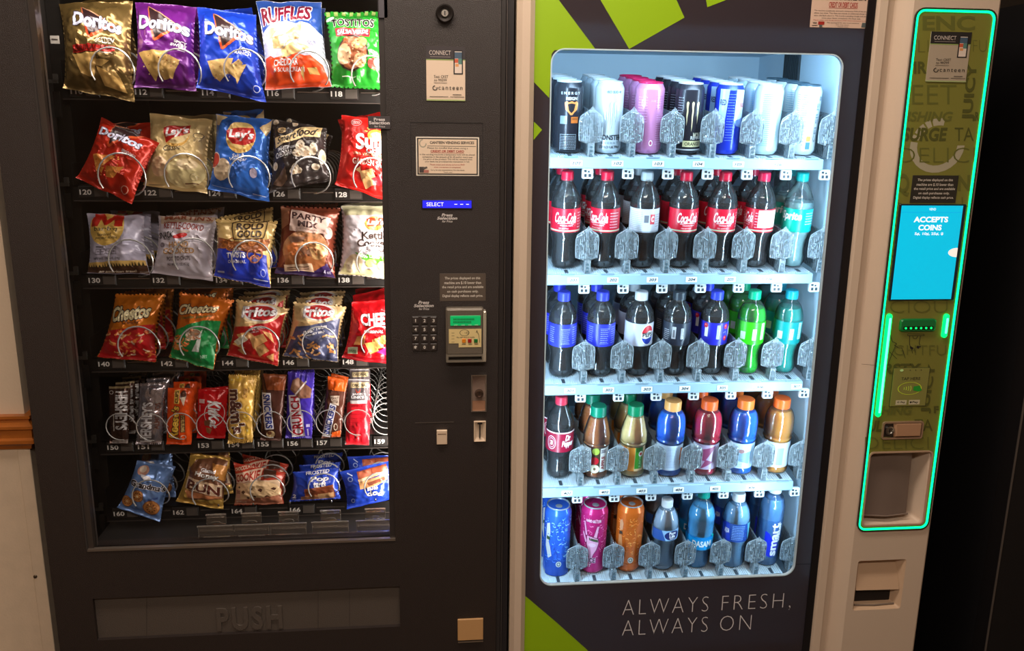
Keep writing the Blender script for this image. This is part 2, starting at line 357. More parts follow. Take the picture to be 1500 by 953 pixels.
# delivery flap
b = MB(); b.box(FX0, FX1, .01, .03, FZ0, FZ1, mat((86, 76, 69), .42, bump=.25, bscale=500)); fl = b.build('delivery_flap', SN)
b = MB(); b.box(FX0, FX1, .045, .07, FZ0, FZ1, DARK); b.build('flap_recess', SN)
R = (P(318, 905, .01)[0], P(414, 905, .01)[0], P(366, 921, .01)[1], P(366, 887.5, .01)[1])
tag(relief('PUSH', R, .0102, .0040, mat((86, 76, 69), .42, bump=.25, bscale=500), 'embossed_lettering', fl, space=1.25), 'embossed capital lettering')
a = flat(.0098, rough=.5)
for x in (215, 466, 512): a = flat(.0098, rough=.5); a.line((x, 866, x, 940), .5, (40, 34, 31)); a.build('seam', fl)

# ---------------------------------------------------------------- control side of the door
def sticker(name, px, paint, parent, col=(226, 200, 176), Y=0.0, rough=.5, th=.0006, r=.001, label=None):
    "a thin printed plate; paint(art) draws in 0..100"
    R = upright(*px, Y); m = MB(); m.rbox(R[0], R[1], Y - th, Y - .00005, R[2], R[3], r, mat(col, rough), .0002, 2)
    o = m.build(name, parent); a = sheet(Y - th, R, rough=rough); paint(a)
    if a.mb.v: a.build('print', o)
    if label: o['label'] = label
    return o
x, z = P(651.5, 20, 0)
b = MB(); b.prism([[(u, 0, v) for u, v in ring(x, z, .0175, n=28)], [(u, -.006, v) for u, v in ring(x, z, .0175, n=28)], [(u, -.009, v) for u, v in ring(x, z, .015, n=28)], [(u, -.0075, v) for u, v in ring(x, z, .0105, n=28)], [(u, -.004, v) for u, v in ring(x, z, .0095, n=28)]], mat((52, 47, 45), .25, .6)); lk = b.build('door_lock', SN)
b = MB(); b.prism([[(u, -.004, v) for u, v in ring(x, z, .007, n=18)], [(u, -.0095, v) for u, v in ring(x, z, .0065, n=18)]], STEEL); b.box(x - .001, x + .001, -.0099, -.009, z - .004, z + .004, DARK); b.build('key_cylinder', lk)
INK = (40, 36, 34)
def phone(a, x0, y0, x1, y1):
    a.rect(x0, y0, x1, y1, (30, 28, 30)); w = x1 - x0; h = y1 - y0
    a.rect(x0 + w*.12, y0 + h*.05, x1 - w*.12, y1 - h*.05, (225, 205, 190)); a.rect(x0 + w*.12, y0 + h*.08, x1 - w*.12, y0 + h*.34, (70, 90, 110))
    a.rect(x0 + w*.12, y0 + h*.36, x0 + w*.6, y0 + h*.52, (200, 90, 60)); a.rect(x0 + w*.5, y0 + h*.34, x1 - w*.12, y0 + h*.58, (90, 130, 120)); a.rect(x0 + w*.2, y0 + h*.56, x0 + w*.55, y0 + h*.68, (220, 150, 90))
def connect(a, dark=(58, 50, 52), paper=(226, 200, 176)):
    a.rect(0, 0, 100, 24, dark); a.rect(0, 24, 100, 25.5, (150, 175, 90)); a.text('CONNECT', (8, 8, 63, 16), (205, 190, 180), 0.0); a.line((10, 19.5, 62, 19.5), .8, (160, 145, 140))
    phone(a, 70, 7, 94, 51); a.text('Text: CKET', (19, 53, 56, 58), INK, 0); a.text('to 99299', (20, 59.5, 52, 64), INK, 0); a.line((19, 67, 53, 67), .7, INK)
    a.ell(22, 76.5, 6.5, 4.6, INK, inner=.68); a.poly((22, 71, 30, 71, 30, 75, 22, 76), paper); a.text('canteen', (31, 73, 93, 79.5), INK, 0, space=1.3)
    a.line((68, 88.5, 90, 88.5), 1.1, INK); a.line((8, 92.5, 56, 92.5), .9, INK); a.line((61, 92.5, 97, 92.5), .9, INK); a.rect(0, 97.5, 100, 100, (170, 180, 120))
sticker('connect_sticker', (624, 67, 681.5, 148), connect, SN)
b = MB(); R = upright(601.5, 179, 706.7, 259, 0); w = .0006
b.box(R[0], R[1], -.0006, 0, R[3] - w, R[3] + w, DARK); b.box(R[0] - w, R[0] + w, -.0006, 0, R[2], R[3], DARK); b.box(R[1] - w, R[1] + w, -.0006, 0, R[2], R[3], DARK); b.build('panel_seam', SN)
RED = (165, 40, 30)
def notice(a):
    a.rect(2, 3, 98, 97, INK); a.rect(4, 6, 96, 94, (230, 204, 178))
    a.ell(11, 17, 6, 11, (170, 160, 140), inner=.7); a.poly((11, 5.9, 18, 5.9, 18, 17, 11, 17), (230, 204, 178))
    a.text('CANTEEN VENDING SERVICES', (22, 11, 92, 18), INK, .03); a.line((18, 23.5, 95, 23.5), 1.2, INK)
    a.text('Please be mindful that when using a', (18, 26, 82, 32), INK, 0); a.text('CREDIT OR DEBIT CARD', (23, 33.5, 76, 39.5), RED, .03); a.line((23, 41, 76, 41), .8, RED)
    for k, (t, x0, x1) in enumerate((('in the vending machines a temporary hold will be placed', 6, 93), ('sometimes in the amount of $1.25 and/or more over', 10, 90), ('the price of the product. This will be released once', 11, 89), ('your bank has processed the transaction in full.', 14, 85))):
        a.text(t, (x0, 43 + k*6, x1, 48.2 + k*6), INK, 0)
    a.text('Please swipe card slowly and press END', (22, 69, 77, 74), RED, 0); a.text('when transaction is completed.', (28, 75.5, 71, 80.5), RED, 0)
    a.text('Sorry for any inconvenience this may cause.', (23, 83, 77, 87.5), INK, 0); a.text('Thank you!', (43, 89, 57, 93), INK, 0)
    a.rect(5, 77, 13, 92, (70, 62, 58)); a.poly((10, 79, 17, 76, 18, 80, 12, 84), (90, 82, 76)); a.rect(12, 85, 20, 92, (180, 110, 95))
sticker('payment_notice', (609, 200, 701.7, 257.7), notice, SN, (228, 216, 200))
def lcd(a):
    for x in (68, 80, 92): a.line((x - 3, 50, x + 3, 50), 9, (225, 225, 255))
m = MB(); R = upright(617.5, 292, 692, 306, 0); m.rbox(R[0], R[1], -.002, 0, R[2], R[3], .001, mat((40, 36, 60), .3), .0006); d = m.build('price_display', SN)
m = MB(); R = upright(619, 293.5, 690.5, 304.5, -.002); m.box(R[0], R[1], -.0026, -.002, R[2], R[3], mat((38, 38, 235), .3, emit=.75)); s_ = m.build('screen', d); a = sheet(-.0026, R, emit=.9); lcd(a); a.build('dash_row', s_)['kind'] = 'stuff'; a = sheet(-.0026, R, emit=.9); a.text('SELECT', (8, 24, 43, 76), (225, 225, 255), .005); a.build('lettering', s_)
def press(a):
    a.text('Press', (22, 3, 76, 36), (215, 205, 200), .03, shear=.25); a.text('Selection', (0, 36, 98, 68), (215, 205, 200), .03, shear=.25); a.text('for Price', (25, 74, 75, 97), (205, 195, 190), .02, shear=.25)
for i, (px, parent, Y) in enumerate((((640, 312, 670.5, 326), SN, 0), ((606, 440, 636, 454), SN, 0))):
    a = sheet(Y, upright(*px, Y)); press(a); a.build('press_selection_lettering', parent)
sticker('press_selection_tag', (539, 170, 572, 189), lambda a: (a.text('Press', (26, 12, 76, 36), (220, 210, 208), .03), a.text('Selection', (4, 38, 97, 64), (220, 210, 208), .03), a.text('for Price', (28, 72, 76, 88), (200, 190, 188), .02)), SN, (66, 60, 62), Y=-.001, th=.001)
def prices(a):
    for k, (t, x0, x1) in enumerate((('The prices displayed on this', 11, 88), ('machine are $.10 lower than', 10, 90), ('the retail price and are available', 5, 95), ('on cash purchases only.', 16, 84), ('Digital display reflects cash price.', 6, 94))):
        a.text(t, (x0, 12 + k*16, x1, 23.5 + k*16), (226, 214, 200), .012)
sticker('price_notice', (644, 400.5, 711.3, 440.3), prices, SN, (88, 75, 65))
# keypad
R = upright(603.5, 463, 640.5, 514, 0); b = MB(); b.rbox(R[0], R[1], -.001, 0, R[2], R[3], .001, mat((50, 43, 41), .4), .0005); kp = b.build('keypad', SN)
for r_ in range(4):
    for c_ in range(3):
        px, py = 608.7 + 13.2*c_, 468.8 + 13*r_; R = upright(px - 4.7, py - 5, px + 4.7, py + 5, -.001)
        b = MB(); b.rbox(R[0], R[1], -.0035, -.001, R[2], R[3], .0012, mat((58, 50, 47), .35, bump=.1, bscale=300), .0008); k = b.build('key', kp)
        a = sheet(-.0035, R); a.text('123456789*0#'[r_*3 + c_], (25, 25, 75, 75) if (r_, c_) == (3, 0) else (44, 28, 57, 74) if (r_, c_) == (0, 0) else (33, 28, 67, 74), (225, 215, 205), .02); a.build('digit', k)
# card reader
cr = empty('card_reader', parent=SN); R = upright(653, 452, 712.7, 529.5, -.02)
b = MB(); RB = mat((110, 100, 88), .4, .2, bump=.15, bscale=500)
b.rbox(R[0], R[1] - .006, -.020, 0, R[2] + .014, R[3], .004, RB, .004); b.build('housing', cr)
b = MB(); b.rbox(R[1] - .0075, R[1] - .001, -.024, 0, R[2], R[3] - .006, .002, mat((205, 195, 178), .25, .5), .002); b.build('swipe_edge', cr)
b = MB(); b.holed(rrect(R[0], R[1] - .006, R[2], R[2] + .0165, .002), [rrect(R[0] + .005, R[1] - .010, R[2] + .004, R[2] + .0125, .001)[::-1]], -.022, 0, mat((150, 140, 126), .3, .5)); b.box(R[0] + .004, R[1] - .009, -.006, 0, R[2] + .003, R[2] + .013, mat((45, 36, 28), .4)); b.build('card_slot', cr)
b = MB(); q = upright(659.6, 462.4, 704, 476.5, -.021); b.rbox(q[0], q[1], -.0212, -.0198, q[2], q[3], .001, mat((10, 165, 90), .3, emit=.55), .0004); s_ = b.build('screen', cr)
a = sheet(-.0213, q)
for r_, n_ in ((.35, 14), (.62, 12)):
    for k in range(n_): a.rect(10 + k*5, r_*100 - 9, 13.5 + k*5, r_*100 + 9, (8, 130, 70))
for x in (12, 36, 58, 80): a.rect(x, 88, x + 12, 96, (150, 240, 180))
a.build('pixels', s_)
b = MB(); q = upright(657.5, 482, 705, 508, -.0205); YL = mat((226, 200, 140), .45); b.v = []
xz = [(0, 0), (100, 0), (100, 100), (30, 100), (30, 78), (0, 78)]; xz = [(q[0] + (q[1] - q[0])*u/100, q[3] - (q[3] - q[2])*v/100) for u, v in xz][::-1]
b.prism([[(u, -.0208, v) for u, v in xz], [(u, -.0195, v) for u, v in xz]], YL); pl = b.build('instruction_plate', cr)
a = sheet(-.0208, q); a.ell(48, 20, 15, 18, INK, inner=.9)
for k in (3, 6, 9): a.line([(45 + k + .6*k*math.cos(t), 20 + 1.4*k*math.sin(t)) for t in (-.8, -.4, 0, .4, .8)], 1.3, INK)
a.text('Pay with card or mobile', (24, 41, 79, 50), INK, .01); a.line((86, 10, 92, 32), 1.5, INK); a.line((92, 32, 95, 75), 1.2, INK); a.line((87, 6, 84, 20), 1.5, INK)
for x in (46, 66, 85):
    a.line((x - 6, 83, x + 6, 83), 2.5, INK)
for y in (20, 35, 52, 70): a.line((8, y, 17, y), 2, (130, 110, 80))
a.build('print', pl)
for px, c in ((679.5, (222, 130, 25)), (688, (165, 25, 25)), (697, (25, 110, 45))):
    q = upright(px - 2.7, 496, px + 2.7, 501.5, -.021); b = MB(); b.rbox(q[0], q[1], -.0225, -.0206, q[2], q[3], .0008, mat(c, .35), .0005); b.build('button', cr)
# coin door lock, coin slot, coin return button, coin cup
R = upright(690, 548, 712.4, 601.8, 0); b = MB(); b.holed([(R[0], R[2]), (R[1], R[2]), (R[1], R[3]), (R[0], R[3])], [[(R[0] + .0025, R[2] + .0025), (R[0] + .0025, R[3] - .0025), (R[1] - .0025, R[3] - .0025), (R[1] - .0025, R[2] + .0025)]], -.005, 0, mat((190, 180, 172), .25, .9)); cl = b.build('coin_door_lock', SN)
b = MB(); b.box(R[0] + .002, R[1] - .002, -.0025, 0, R[2] + .025, R[3] - .002, mat((190, 165, 150), .3, .8, bump=.8, bscale=900)); b.build('lock_plate', cl)
b = MB(); b.box(R[0] + .002, R[1] - .002, -.002, 0, R[2] + .002, R[2] + .025, mat((190, 140, 110), .4, .4)); b.build('pull_recess', cl)
x, z = P(701.8, 576, -.004); b = MB(); b.prism([[(u, -.002, v) for u, v in ring(x, z, .0095, n=22)], [(u, -.007, v) for u, v in ring(x, z, .009, n=22)], [(u, -.0075, v) for u, v in ring(x, z, .0065, n=22)], [(u, -.005, v) for u, v in ring(x, z, .006, n=22)]], mat((130, 110, 100), .25, .9)); b.box(x - .0008, x + .0008, -.0056, -.0045, z - .004, z + .004, DARK); b.build('key_cylinder', cl)
CREAM = mat((226, 198, 170), .45)
R = upright(694, 616, 711.4, 645, 0); b = MB()
b.prism([[(u, 0, v) for u, v in rrect(*R, .0012)], [(u, -.006, v) for u, v in rrect(*R, .0012)], [(u, -.0065, v) for u, v in rrect(R[0] + .001, R[1] - .001, R[2] + .001, R[3] - .001, .0008)], [(u, -.002, v) for u, v in rrect(R[0] + .006, R[1] - .006, R[2] + .009, R[3] - .006, .0005)]], CREAM); cs = b.build('coin_slot', SN)
xm = (R[0] + R[1]) / 2; b = MB(); b.box(xm - .0012, xm + .0012, -.0066, -.0015, R[2] + .008, R[3] - .003, DARK); b.box(xm - .005, xm + .005, -.0068, -.0015, R[3] - .0055, R[3] - .003, DARK); b.build('slot', cs)
R = upright(639.5, 629, 655, 649, 0); b = MB(); b.rbox(R[0], R[1], -.007, 0, R[2], R[3], .001, CREAM, .001); cb = b.build('coin_return_button', SN); b = MB(); b.box(R[0] + .002, R[1] - .002, -.0074, -.006, R[3] - .0085, R[3] - .007, mat((130, 105, 85), .5)); b.build('groove', cb)
R = upright(608, 618.6, 664.6, 617.5, 0); b = MB(); b.box(R[0], R[1], -.0012, 0, R[3] - .0012, R[3], mat((110, 100, 92), .35, .6)); b.build('bill_door_seam', SN)  # lighter metal than the door: paints in an edge catching light
R = upright(670.3, 906, 707.6, 935, 0); b = MB(); b.rbox(R[0], R[1], -.004, 0, R[2], R[3], .001, mat((200, 152, 100), .5), .001); cc = b.build('coin_return_flap', SN); b = MB(); b.box(R[0] + .001, R[1], -.005, 0, R[2] - .005, R[2] - .0035, mat((150, 130, 112), .3, .7)); b.build('hinge_wire', cc)

# ---------------------------------------------------------------- trays, spirals and number tags
YT, YR = .140, .092                                                # front of the trays; first turn of the spirals
ROWS = [  # number label y px at two x, label list [(number, px)], spirals [(px, py, r_px)]
 ((134, 138), [('110', 113), ('112', 207), ('114', 305), ('116', 400), ('118', 493)], [(163, 100, 27), (262, 102, 27), (358, 102, 27), (453, 104, 26), (543, 110, 26)]),
 ((281, 285), [('120', 126), ('122', 221), ('124', 315), ('126', 409), ('128', 500)], [(177, 257, 30), (272, 256, 29), (364, 258, 27.5), (455, 258, 26.5), (545, 259, 26.5)]),
 ((410, 409.5), [('130', 139), ('132', 233), ('134', 325), ('136', 415), ('138', 504)], [(190, 381, 29), (284, 378, 28), (368, 380, 27), (460, 382, 26.5), (549, 384, 26)]),
 ((532.5, 529), [('140', 153), ('142', 245), ('144', 334), ('146', 423), ('148', 510)], [(202, 506, 28), (291, 505, 27), (381, 504, 26), (468, 503, 25), (554, 502, 25)]),
 ((655, 646), [('150', 166), ('151', 210.5), ('153', 298.5), ('154', 343), ('155', 386), ('156', 429), ('157', 472), ('159', 556)], [(176, 625, 20.5), (220.5, 626, 20.5), (264, 624.5, 20), (308, 623.6, 20.5), (352.5, 623, 20.5), (396, 622, 20.5), (440, 620, 20), (482, 619, 19.7), (524, 619, 20), (564.5, 618, 20)]),
 ((752, 743), [('160', 175), ('162', 262), ('164', 347.5), ('166', 432.5)], [(219.5, 727, 26), (307, 725, 26), (391, 719, 25), (474, 714.5, 23), (556, 713, 23)]),
]
WIRE = mat((214, 211, 208), .22, .55)
TRAYZ = []
TX0, TX1 = P(118, 300, YT)[0] - .012, P(571, 400, YT)[0] + .03
for ri, ((yl, yr), labs, sps) in enumerate(ROWS):
    zl = P(330, (yl + yr) / 2, YT)[1]; ztop, zbot = zl + .016, zl - .016; TRAYZ.append(ztop)
    tr_ = empty('tray', (0, 0, 0), SN)
    b = MB(); TM = mat((30, 27, 26), .4, .2); b.box(TX0, TX1, YT, YT + .004, zbot, ztop, TM); b.box(TX0, TX1, YT, .72, ztop - .004, ztop - .001, TM); b.box(TX0, TX0 + .002, YT, .72, ztop - .003, ztop + .045, TM)
    b.box(TX0, TX1, YT - .003, YT + .002, zbot - .002, zbot, mat((95, 86, 82), .3, .6)); b.build('shelf_pan', tr_)
    n = len(sps)
    for i, (px, py, rp) in enumerate(sps):
        yf = YR - {(1, 0): .024, (1, 1): -.012, (2, 2): .012}.get((ri, i), 0); x, z = P(px, py, yf); r = rp * 1.86 / FPX
        pitch, turns = (.062, 8) if ri not in (4,) else (.042, 12)
        path = []; st = 22
        for k in range(turns * st):
            ph = k / st; fr = ph - int(ph); ang = math.radians(215 if ri != 4 else 280) - fr * 2 * PI; f0, f1 = (.5, 1.0) if ri != 4 else (.72, .90)     # the wire steps back to the next turn under a bag, beside a bar
            sm = min(1, max(0, (fr - f0) / (f1 - f0))); sm = sm*sm*(3 - 2*sm)
            path.append((x + r * math.cos(ang), yf + pitch * (int(ph) + .14 * fr + .86 * sm), z + r * math.sin(ang)))
        b = MB(); b.tube(path, .0017 if ri != 4 else .0012, WIRE, 5); b.build('spiral', tr_)
        if i < n:   # low divider rail between the lanes
            b = MB(); xd = x + (.078 if ri != 4 else .034); b.box(xd - .001, xd + .001, YT + .006, .70, ztop - .001, ztop + .005, TM); b.build('lane_rail', tr_)
    for num, px in labs:
        py = yl + (yr - yl) * (px - 130) / 400; xx, zz = P(px, py, YT)
        TP = mat((84, 76, 71), .4); b = MB(); b.rbox(xx - .014, xx + .045, YT - .004, YT, zz - .0115, zz + .0125, .001, mat((34, 30, 29), .4), .001); nt = b.build('number_tag', tr_)
        b = MB(); b.rbox(xx + .018, xx + .043, YT - .0048, YT - .004, zz - .009, zz + .010, .001, TP, .0005); b.build('price_window', nt)
        a = sheet(YT - .0041, (xx - .0115, xx + .0125, zz - .0055, zz + .0055)); a.text(num, (0, 0, 100, 100), (232, 226, 220), .025); a.build('digits', nt)
        b = MB(); b.box(xx + .05, xx + .115 if ri != 4 else xx + .058, YT - .003, YT, zz + .002, zz + .0045, mat((130, 118, 112), .25, .8)); b.build('bright_edge', nt)
    LT = mat((120, 114, 108), .3, .8)
    # bracket at the tray's left end
    b = MB(); zz = ztop; b.box(TX0 - .030, TX0 - .004, YT - .01, YT - .006, zz - .002, zz + .005, LT); b.box(TX0 - .012, TX0 - .004, YT - .012, YT - .004, zz + .004, zz + .016, LT); b.box(TX0 - .03, TX0 - .024, YT - .012, YT - .005, zz - .006, zz + .002, LT)
    b.build('latch', tr_)
    b = MB(); b.box(TX0 - .022, TX0 - .008, YT + .004, YT + .006, zz - .07, zz - .018, mat((38, 35, 33), .4, .3)); b.build('hanger', tr_)
# side standards
b = MB(); b.box(SXL + .046, SXL + .075, .17, .175, .65, 1.79, mat((40, 36, 33), .4, .3)); b.build('side_standard', SN)
# small white reading tag on the left wall of the interior
q = upright(73, 52, 87, 64, .11); b = MB(); b.box(q[0], q[1], .110, .112, q[2], q[3], mat((200, 190, 180), .5)); o = b.build('side_tag', SN); a = sheet(.1099, q); a.line((15, 45, 85, 50), 18, (90, 80, 75)); a.build('print', o)
# clear anti-theft flaps at the bottom of the window
CLR = clear('flap_plastic', tint=(.86, .84, .82), gloss=1.0, rough=.08, haze=.10, hazecol=(190, 175, 160), ior=1.9)
EDG = clear('flap_edge', tint=(.9, .9, .9), gloss=1.0, rough=.06, haze=.35, hazecol=(220, 210, 200), ior=1.9)
for px in (318.5, 370, 424, 485.5, 550.5):
    q = upright(px - 27.5, 783, px + 26, 797, .035); q2 = upright(px - 15.5, 770, px + 15, 784, .045)
    zb = GZ0 + .004; zm = zb + (q[3] - q[2]); zt = zm + (q2[3] - q2[2])
    fo = empty('clear_flap', parent=SN)
    b = MB(); b.rbox(q[0], q[1], .035, .038, zb, zm, .002, CLR, .001); b.rbox(q2[0], q2[1], .042, .045, zm, zt, .002, CLR, .001); b.build('plastic_panel', fo)
    b = MB(); b.box(q[0] - .002, q[1] + .001, .033, .036, zm - .0015, zm + .0012, EDG); b.box(q2[0], q2[1], .040, .043, zt - .0025, zt, EDG); b.box(q2[0] + .003, q2[1] - .003, .040, .043, zt - .0075, zt - .006, EDG)
    b.box(q[0] + .01, q[1] - .01, .033, .036, zb, zb + .0015, EDG); b.box(q[0], q[0] + .0012, .033, .036, zb, zm, EDG); b.box(q[1] - .0012, q[1], .033, .036, zb, zm, EDG)
    xm = (q2[0] + q2[1]) / 2; b.tube([(xm + .012 * math.cos(t), .0405, zm + .002 + .006 * math.sin(t)) for t in np.linspace(0, PI, 9)], .0009, EDG, 4); b.build('bright_edge', fo)
    b = MB(); b.lathe([(.002, 0), (.002, .004), (.001, .005)], STEEL, 8, (xm, .07, zt + .006)); b.build('screw', fo)
b = MB(); b.box(GX0, GX1 + .05, .02, .60, GZ0 - .012, GZ0 - .002, mat((30, 26, 25), .5)); b.build('bin_floor', SN)
# ================================================================ bags and bars
FR = {'1L': (60, 0, 5), '1R': (330, 0, 5), '2L': (60, 150, 5), '2R': (330, 150, 5), '3L': (60, 290, 5), '3R': (330, 290, 5), '4L': (60, 410, 5), '4R': (330, 410, 5),
      '5L': (100, 530, 5.769), '5R': (340, 530, 5.769), '6L': (100, 640, 5.608), '6R': (340, 640, 5.608)}   # photo crops: origin and scale
def homog(src):
    dst = [(0, 0), (1, 0), (1, 1), (0, 1)]; A, B = [], []
    for (x, y), (u, v) in zip(src, dst):
        A += [[x, y, 1, 0, 0, 0, -u*x, -u*y], [0, 0, 0, x, y, 1, -v*x, -v*y]]; B += [u, v]
    h = np.linalg.solve(np.array(A, float), np.array(B, float))
    return lambda x, y: ((h[0]*x + h[1]*y + h[2]) / (h[6]*x + h[7]*y + 1), (h[3]*x + h[4]*y + h[5]) / (h[6]*x + h[7]*y + 1))
WHITE = (236, 232, 236)
def bag(name, row, fr, quad, col, paint, label, cat='chip bag', T=.030, behind=1, blabel=None, pitch=.062, metal=.25, rough=.24, bump=.6, lean=.26, seal=.055, wr=1.35, jit=0.0, seed=0, pinch=.10, solid=False, fw=0.0, csx=.92):
    ox, oy, sc = FR[fr]; zt = TRAYZ[row]; rnd = random.Random(hash((row, quad)) & 0xffff if False else sum(quad) + seed)
    q = [PP(ox + quad[i]/sc, oy + quad[i+1]/sc, .120 - fw, lean, zt) for i in (0, 2, 4, 6)]
    org = (q[2] + q[3]) / 2; q = [p - org for p in q]
    nrm = -(q[1] - q[0]).cross(q[3] - q[0]).normalized()
    if nrm.y > 0: nrm = -nrm
    NU, NV = (26, 34); G = np.zeros((NV + 1, NU + 1, 3)); H = np.zeros((NV + 1, NU + 1)); off = Vector((rnd.random()*50, rnd.random()*50, rnd.random()*50))
    wid, hei = (q[1] - q[0]).length, (q[3] - q[0]).length; cr = (q[1]-q[0]).normalized(); dn = (q[3]-q[0]).normalized()
    for j in range(NV + 1):
        v = j / NV; vv = min(1, max(0, (v - seal) / (1 - 2*seal))); bv = max(0, 1 - abs(2*vv - 1) ** 2.6) ** .62
        for i in range(NU + 1):
            u = i / NU; uu = .5 + (u - .5) * (1 - pinch * math.sin(PI * v) ** .8)
            p = (q[0]*(1-uu) + q[1]*uu) * (1-v) + (q[3]*(1-uu) + q[2]*uu) * v
            bx = max(0, 1 - abs(2*u - 1) ** 2.4) ** .7
            s3 = Vector((u * wid / .03, v * hei / .03, 0)) + off
            n1 = noise.noise(s3 * .55); n2 = noise.noise(Vector((s3.x * 1.2, s3.y * .45, 7))); n3 = noise.noise(Vector((s3.x*.9 + s3.y*.7, s3.y*.5 - s3.x*.3, 3)) * 1.1)
            fold = (1 - abs(n3) * 2.2) ; fold = max(0, fold) ** 4; n4 = noise.noise(Vector((s3.x*1.3 - s3.y*1.1, s3.y*1.2 + s3.x*.5, 11))); fold += .55 * max(0, 1 - abs(n4) * 2.4) ** 4
            edge = min(u, 1 - u) * 6; rad = noise.noise(Vector((u * 9, 0, off.x))) * (math.exp(-vv * 7) + math.exp(-(1 - vv) * 7))
            if solid: d = T * min(1, edge * 2) ** .5 * min(1, bv * 1.6) + .0006 * n1
            else: d = T * bx * bv * (1 + .18 * n1) + wr * (.0035 * n2 + .0042 * fold + .007 * rad) * min(1, edge) * min(1, bv * 2 + .15)
            if v < seal or v > 1 - seal: d += .0012 * noise.noise(Vector((u * 5, v * 3, off.y)))
            H[j, i] = d; w = wr * .0025 * noise.noise(Vector((u * 4, v * 4, off.z)))
            p = p + dn * (w if j in (0, NV) else w * .5)
            if v > 1 - seal: d += (v - 1 + seal) / seal * .004                      # the lower seal curls forward
            p = p + nrm * d; G[j, i] = p
    vs = [tuple(G[j, i]) for j in range(NV + 1) for i in range(NU + 1)]; fs = []; ix = lambda j, i: j*(NU+1) + i
    for j in range(NV):
        for i in range(NU): fs += [(ix(j, i), ix(j, i+1), ix(j+1, i+1)), (ix(j, i), ix(j+1, i+1), ix(j+1, i))]
    nb = len(vs); back = {}                                                          # plumper or flatter back, sharing the border
    for j in range(0, NV + 1, 2):
        for i in range(0, NU + 1, 2):
            if j in (0, NV) or i in (0, NU): back[j, i] = ix(j, i)
            else:
                back[j, i] = len(vs); vs.append(tuple(Vector(G[j, i]) - nrm * (H[j, i] * 1.15 + .001)))
    for j in range(0, NV, 2):
        for i in range(0, NU, 2): fs.append((back[j, i], back[j+2, i], back[j+2, i+2], back[j, i+2]))
    mb = MB(); mb.add(vs, fs, mat(col, rough, metal, bump=bump, bscale=34, bdetail=2.0, ridge=True)); o = mb.build(name, smooth=60); o.location = org
    nx = np.zeros_like(G); du = np.gradient(G, axis=1); dv = np.gradient(G, axis=0); nx = np.cross(dv, du); nx /= np.linalg.norm(nx, axis=2, keepdims=True) + 1e-12
    if nx[NV//2, NU//2, 1] > 0: nx = -nx
    def surf(u, v, lift):
        a, c = u * NU, v * NV; i, j = min(int(a), NU - 1), min(int(c), NV - 1); a -= i; c -= j
        o_, x_, e_ = (j, i), (j + 1, i + 1), ((j, i + 1) if a >= c else (j + 1, i)); hi, lo = max(a, c), min(a, c)
        p = G[o_] * (1 - hi) + G[e_] * (hi - lo) + G[x_] * lo; n = nx[o_] * (1 - hi) + nx[e_] * (hi - lo) + nx[x_] * lo
        return tuple(p + n * lift)
    A = Art(surf, homog(list(zip(quad[::2], quad[1::2]))), 1 / 26, 1 / 34, base=.00035, step=.00005, clampuv=(.004, .996, .003, .997), rough=rough + .06, metal=metal * .4, bump=bump, bscale=34, bdetail=2.0, ridge=True)
    paint(A); A.build('printed_artwork', o)
    tag(o, label, cat)
    for k in range(behind):
        e_ = q[2] - q[3]; th = math.atan2(e_.z, e_.x) + rnd.uniform(-.02, .02); co, si = math.cos(th), math.sin(th)                    # turned so that the lower edge lies level
        sx, sz = csx, .93; low = min(-si * sx * p[0] + co * sz * p[2] for p in vs); c = dup(o, delta=(0, pitch * (k + 1) + .004, 0)); c.rotation_euler = (0, th, 0); c.location.z = zt + .0048 - low; c.location.x += sum(p[0] for p in vs) / len(vs) - sum(co * sx * p[0] + si * sz * p[2] for p in vs) / len(vs); c.scale = (sx, 1, sz)
        tag(c, '%s, %s in its lane' % (blabel or label, ('second', 'third', 'fourth', 'fifth')[k]))
    return o
def chip(a, *polys, col=(206, 164, 96)):
    for k, p in enumerate(polys): a.poly(p, tuple(int(c * (1, .93, 1.06, .88)[k % 4]) if c * 1.06 < 255 else c for c in col))
def specks(a, n, box, cols, size, seed=1, kind='stick'):
    r = random.Random(seed)
    for _ in range(n):
        x, y = r.uniform(box[0], box[2]), r.uniform(box[1], box[3]); t = r.uniform(-.9, .9); l = size * r.uniform(.7, 1.3); c = r.choice(cols)
        if kind == 'stick': a.line((x - l*math.cos(t), y - l*math.sin(t), x, y + l*.25, x + l*math.cos(t), y + l*math.sin(t)), size * .55, c)
        else: a.ell(x, y, l * .6, l * .45, c, 8, t)
def tri_logo(a, p, q, r, m):
    "dark wedge with a thin upper and a thick lower orange edge"
    a.poly((*p, *q, *r), (48, 30, 32)); a.line((*p, *q), 8, (190, 140, 110)); a.line((*m, *r), 16, (205, 70, 30)); a.line((*r, *q), 18, (215, 85, 40)); a.line((p[0], p[1], m[0], m[1]), 8, (170, 90, 60))
D_ = dict(bold=.05, out=(60, 50, 70), ow=.03)
LAV = (222, 220, 244)
def f(a):
    tri_logo(a, (290, 70), (545, 225), (372, 314), (345, 222)); a.text('Doritos', (245, 112, 622, 195, 617, 288, 245, 220), LAV, **D_)
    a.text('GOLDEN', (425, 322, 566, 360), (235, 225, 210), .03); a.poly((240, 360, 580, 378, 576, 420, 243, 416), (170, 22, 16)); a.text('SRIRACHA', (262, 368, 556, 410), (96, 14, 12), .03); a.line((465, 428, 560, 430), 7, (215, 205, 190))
    chip(a, (240, 425, 445, 425, 395, 590, 300, 560), (430, 470, 530, 478, 470, 520, 420, 510), (425, 515, 600, 590, 640, 690, 470, 640), (480, 560, 560, 540, 610, 600))
